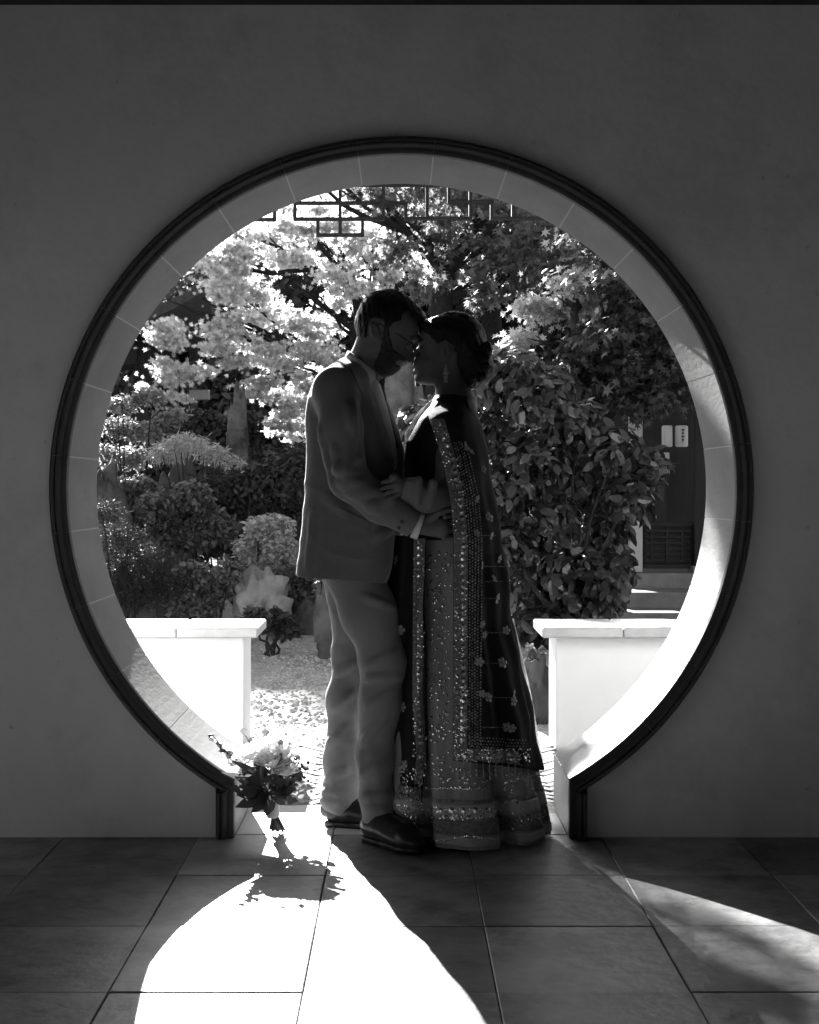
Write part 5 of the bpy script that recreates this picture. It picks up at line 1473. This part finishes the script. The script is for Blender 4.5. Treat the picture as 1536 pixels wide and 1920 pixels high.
sq = [(rg.uniform(800, 846), rg.uniform(1030, 1470)) for _ in range(220)] + [(rg.uniform(848, 935), rg.uniform(1440, 1475)) for _ in range(60)] + [(rg.uniform(940, 1020), rg.uniform(1450, 1560)) for _ in range(80)] + [(800 + k * 3.4, 1478 + rg.uniform(-1.5, 1.5)) for k in range(38)] + [(945 + k * 3, 1470 - k * .9 + rg.uniform(-2, 2)) for k in range(24)]
sq += [(rg.uniform(796, 930), rg.uniform(1514, 1538)) for _ in range(150)] + [(rg.uniform(742, 792), rg.uniform(1500, 1560)) for _ in range(70)] + [(797 + k * 3.6, 1572 + 4 * math.sin(k * .2)) for k in range(38)]
dots('scattered_sequins', tg, sq, .0036, M['sequin'], gown)
for k in range(12): put(tg, 803 + k * 11, 1519 + (k % 2) * 14, disc, gown, .005)
bp = []
for _ in range(330):
    y = rg.uniform(800, 1405); bp.append((ip(EDGE, y) + rg.uniform(2, 28), y))
bp += [(rg.uniform(852, 992), rg.uniform(1404, 1428)) for _ in range(160)]
dots('border_beads', tsh, bp, .0034, M['sequin'], shawl, .0045)
dots('border_beads', tf, [(rg.uniform(776, 799), rg.uniform(1010, 1475)) for _ in range(240)] + [(rg.uniform(740, 790), rg.uniform(1440, 1498)) for _ in range(130)], .0034, M['sequin'], fr, .004)
dots('thread_lines', tsh, [(x, y + rg.uniform(-.4, .4)) for (a, b, y) in [(905, 955, 1062), (905, 930, 1122), (912, 948, 1186), (900, 945, 1244), (915, 962, 1308), (905, 952, 1364), (900, 930, 1004), (898, 940, 1090)] for x in np.arange(a, b, 1.6)], .0013, M['thread'], shawl)
# fringe under the hem
fg = MB()
for x in range(858, 992, 12):
    l, n = hit(tsh, x, 1424 + (x - 850) * .07)
    if l is not None: fg.tube([l, l + Vector((0, 0, -.03)), l + Vector((.002, 0, -.05))], [.0016, .0013, .0022], 5)
for x in range(742, 790, 9):
    l, n = hit(tf, x, 1474)
    if l is not None: fg.tube([l, l + Vector((0, 0, -.03)), l + Vector((.002, 0, -.055))], [.0016, .0013, .0022], 5)
fg.build('fringe', M['thread'], shawl)
# earring
er = MB(); c = Vector(Q(836, 686, YW - .082))
for dz, r in ((0, .004), (-.010, .006), (-.022, .009), (-.034, .007), (-.046, .0075)):
    n = 8; k = []
    er.tube([c + Vector((0, 0, dz + r)), c + Vector((0, 0, dz + r * .5)), c + Vector((0, 0, dz)), c + Vector((0, 0, dz - r * .5)), c + Vector((0, 0, dz - r))], [r * .1, r * .8, r, r * .8, r * .1], 8)
er.build('earring', M['thread'], woman, smooth=True)

# ------------------------------------------------------------------ the bouquet, standing on its stems against the gate jamb
BY = .05
bq = empty('bouquet', (P(520, 1555, BY).x, BY, 0)); tag(bq, 'bridal bouquet of white roses and dark leaves standing on its stems by the left jamb', 'bouquet')
M['petal'] = leaf_mat('white_petal', .6, .38, .6, .2, .08)
M['greyleaf'] = leaf_mat('eucalyptus_leaf', .16, .12, .5, .25)
M['bleaf'] = leaf_mat('dark_bouquet_leaf', .05, .04, .4, .4)
M['ribbon'] = mat('satin_ribbon', .5, .4, .05, 30)
M['stem'] = mat('green_stem', .07, .6, .2, 30)
M['berry'] = mat('dark_berry', .04, .35, .3, 30, spec=.5)
rb = random.Random(12)
neck = Vector(Q(512, 1512, BY))
for k in range(11):
    foot = Vector(Q(506 + k * 2.8, 1556, BY + rb.uniform(-.02, .02))); foot.z = .004 + rb.uniform(0, .012)
    MB().tube([foot, neck + Vector((rb.uniform(-.012, .012), rb.uniform(-.012, .012), 0)), neck + Vector((rb.uniform(-.06, .06), rb.uniform(-.05, .05), .09))], .0032, 6).build('stem', M['stem'], bq)
rg_ = [[neck + Vector((math.cos(t) * r_, math.sin(t) * r_, z_)) for t in [2 * math.pi * k / 18 for k in range(18)]] for z_, r_ in ((-.035, .019), (-.025, .021), (0, .020), (.03, .024), (.036, .021))]
MB().loft(rg_).build('ribbon', M['ribbon'], bq, smooth=True)
def rose(c, r, mt, seed, nm='rose'):
    rr_ = random.Random(seed); mb_ = MB(); c = Vector(c)
    for layer in range(5):
        n = 3 + layer; R = r * (.25 + .19 * layer); hgt = r * (1.0 - .12 * layer); open_ = .15 + .17 * layer
        for k in range(n):
            t0 = 2 * math.pi * (k + .5 * (layer % 2)) / n + rr_.uniform(-.1, .1); wd = 2.6 / n * 1.5
            vs = []; 
            for j in range(5):
                v = j / 4
                for i in range(5):
                    a = t0 + (i / 4 - .5) * wd * (1 - .35 * v * v) * 1.25
                    rad = R * (.45 + .55 * math.sin(v * 1.7)) + open_ * r * v * v * .9
                    vs.append(c + Vector((rad * math.cos(a), rad * math.sin(a), -r * .5 + hgt * 1.15 * v - (.12 * r if i in (0, 4) else 0) * v)))
            mb_.add(vs, [(j * 5 + i, j * 5 + i + 1, j * 5 + i + 6, j * 5 + i + 5) for j in range(4) for i in range(4)])
    return mb_.build(nm, mt, bq, smooth=True)
for i, (x, y_, yy, r) in enumerate([(495, 1402, .07, .046), (532, 1410, .04, .04), (470, 1412, .03, .036), (548, 1432, .06, .034), (512, 1428, -.02, .036), (475, 1440, .09, .034), (452, 1425, .03, .028), (520, 1388, .08, .036), (535, 1446, -.03, .026)]):
    rose(Q(x, y_, yy), r, M['petal'], i)
def bleaf(base, tip, w, mt, curl=.1, nm='leaf'):
    b_, t_ = Vector(base), Vector(tip); ax_ = t_ - b_; s_ = ax_.cross(Vector((rb.uniform(-.4, .4), -1, rb.uniform(-.2, .6)))).normalized(); n_ = s_.cross(ax_).normalized()
    vs = []; prof = [.12, .7, 1, .9, .55, .03]
    for i, p_ in enumerate(prof):
        u = i / 5; c = b_ + ax_ * u + n_ * curl * ax_.length * math.sin(u * 2.6)
        vs += [c - s_ * w * p_ + n_ * w * .25 * p_, c, c + s_ * w * p_ + n_ * w * .25 * p_]
    return MB().add(vs, [(i * 3 + j, i * 3 + j + 1, i * 3 + j + 4, i * 3 + j + 3) for i in range(5) for j in range(2)]).build(nm, mt, bq, smooth=True)
for (x0, y0, x1, y1, w) in [(500, 1495, 440, 1515, .022), (505, 1500, 470, 1526, .02), (500, 1485, 420, 1474, .018), (500, 1470, 415, 1448, .012), (495, 1460, 430, 1425, .012), (510, 1495, 560, 1502, .022), (505, 1490, 500, 1530, .024), (490, 1480, 445, 1490, .026), (500, 1475, 470, 1500, .028), (515, 1480, 540, 1500, .026), (505, 1470, 490, 1430, .02), (520, 1470, 545, 1450, .018), (495, 1470, 460, 1460, .022), (510, 1480, 515, 1505, .026), (520, 1485, 555, 1480, .02), (505, 1465, 520, 1445, .02), (480, 1470, 450, 1440, .018), (490, 1490, 455, 1505, .024), (500, 1460, 475, 1425, .014), (512, 1470, 535, 1425, .014)]:
    yb = rb.uniform(-.05, .05); bleaf(Q(x0, y0, BY - .02), Q(x1, y1, BY - .06 + yb), w, M['bleaf'], rb.uniform(-.1, .2))
for (x, y_, r) in [(456, 1372, .014), (500, 1374, .013), (490, 1380, .010), (564, 1478, .016), (552, 1484, .014), (545, 1497, .013), (568, 1466, .012), (540, 1480, .012), (525, 1392, .010), (560, 1420, .010), (575, 1440, .009), (545, 1392, .009)]:
    bleaf(Q(x - rb.uniform(-4, 4), y_ + r * 500, BY - .02), Q(x, y_ - r * 500, BY + rb.uniform(-.04, .02)), r, M['greyleaf'], .05)
    MB().tube([Q(510, 1480, BY), Q((x + 510) / 2, (y_ + 1460) / 2, BY - .01), Q(x, y_, BY - .01)], [.0022, .0018, .0012], 5).build('sprig', M['stem'], bq)
for k in range(34):
    t = rb.uniform(0, 6.28); R = rb.uniform(.04, .105); tip = Vector(Q(500, 1446, BY - .02)) + Vector((math.cos(t) * R * 1.15, rb.uniform(-.09, .06), math.sin(t) * R * .95))
    b_ = Vector(Q(508, 1478, BY)).lerp(tip, rb.uniform(.25, .5)); bleaf(b_, tip, rb.uniform(.012, .02), M['bleaf'] if tip.z < Q(0, 1440, BY)[2] or k % 3 else M['greyleaf'], rb.uniform(-.15, .25))
for k in range(14):
    x, y_ = rb.gauss(552, 14), rb.gauss(1474, 16); r = rb.uniform(.011, .017)
    bleaf(Q(x - 5, y_ + r * 420, BY - .03), Q(x + rb.uniform(-6, 8), y_ - r * 420, BY - .03 + rb.uniform(-.04, .03)), r, M['greyleaf'] if k % 2 else M['bleaf'], .05)
# spike of small bells leaning out to the left
MB().tube([Q(500, 1470, BY), Q(440, 1430, BY - .02), Q(400, 1380, BY - .03)], [.003, .0025, .0015], 6).build('sprig', M['stem'], bq)
for k in range(13):
    t = k / 12; x, y_ = 442 - 42 * t + rb.uniform(-4, 4), 1432 - 50 * t + rb.uniform(-3, 3)
    rr_ = .011 * (1.15 - .5 * t)
    c = Vector(Q(x, y_, BY - .025 + rb.uniform(-.012, .012))); dv = Vector((rb.uniform(-1, 1), rb.uniform(-1, .3), rb.uniform(-.4, .8))).normalized()
    MB().tube([c - dv * rr_, c, c + dv * rr_, c + dv * rr_ * 1.5], [rr_ * .25, rr_ * .7, rr_ * .85, rr_ * 1.1], 8, cap=False).build('bell_flower', M['petal'] if k % 3 else M['bleaf'], bq, smooth=True)
def ball(c, r, mt, nm):
    c = Vector(c); MB().loft([[c + Vector((math.cos(t) * math.cos(p) * r, math.sin(t) * math.cos(p) * r, math.sin(p) * r)) for t in [2 * math.pi * k / 7 for k in range(7)]] for p in (-1.5, -.9, -.3, .3, .9, 1.5)]).build(nm, mt, bq, smooth=True)
for k in range(46):
    x, y_ = rb.gauss(556, 14), rb.gauss(1446, 12); ball(Q(min(x, 578), y_, BY + rb.uniform(-.06, .04)), rb.uniform(.004, .0062), M['berry'], 'berry')
for k in range(60):
    x, y_ = rb.choice([(535, 1420), (560, 1432), (450, 1405), (480, 1395), (525, 1440), (515, 1455), (430, 1470), (440, 1440)]); c = Q(x + rb.gauss(0, 9), y_ + rb.gauss(0, 7), BY + rb.uniform(-.07, .04))
    ball(c, rb.uniform(.0028, .005), M['petal'], 'bud')
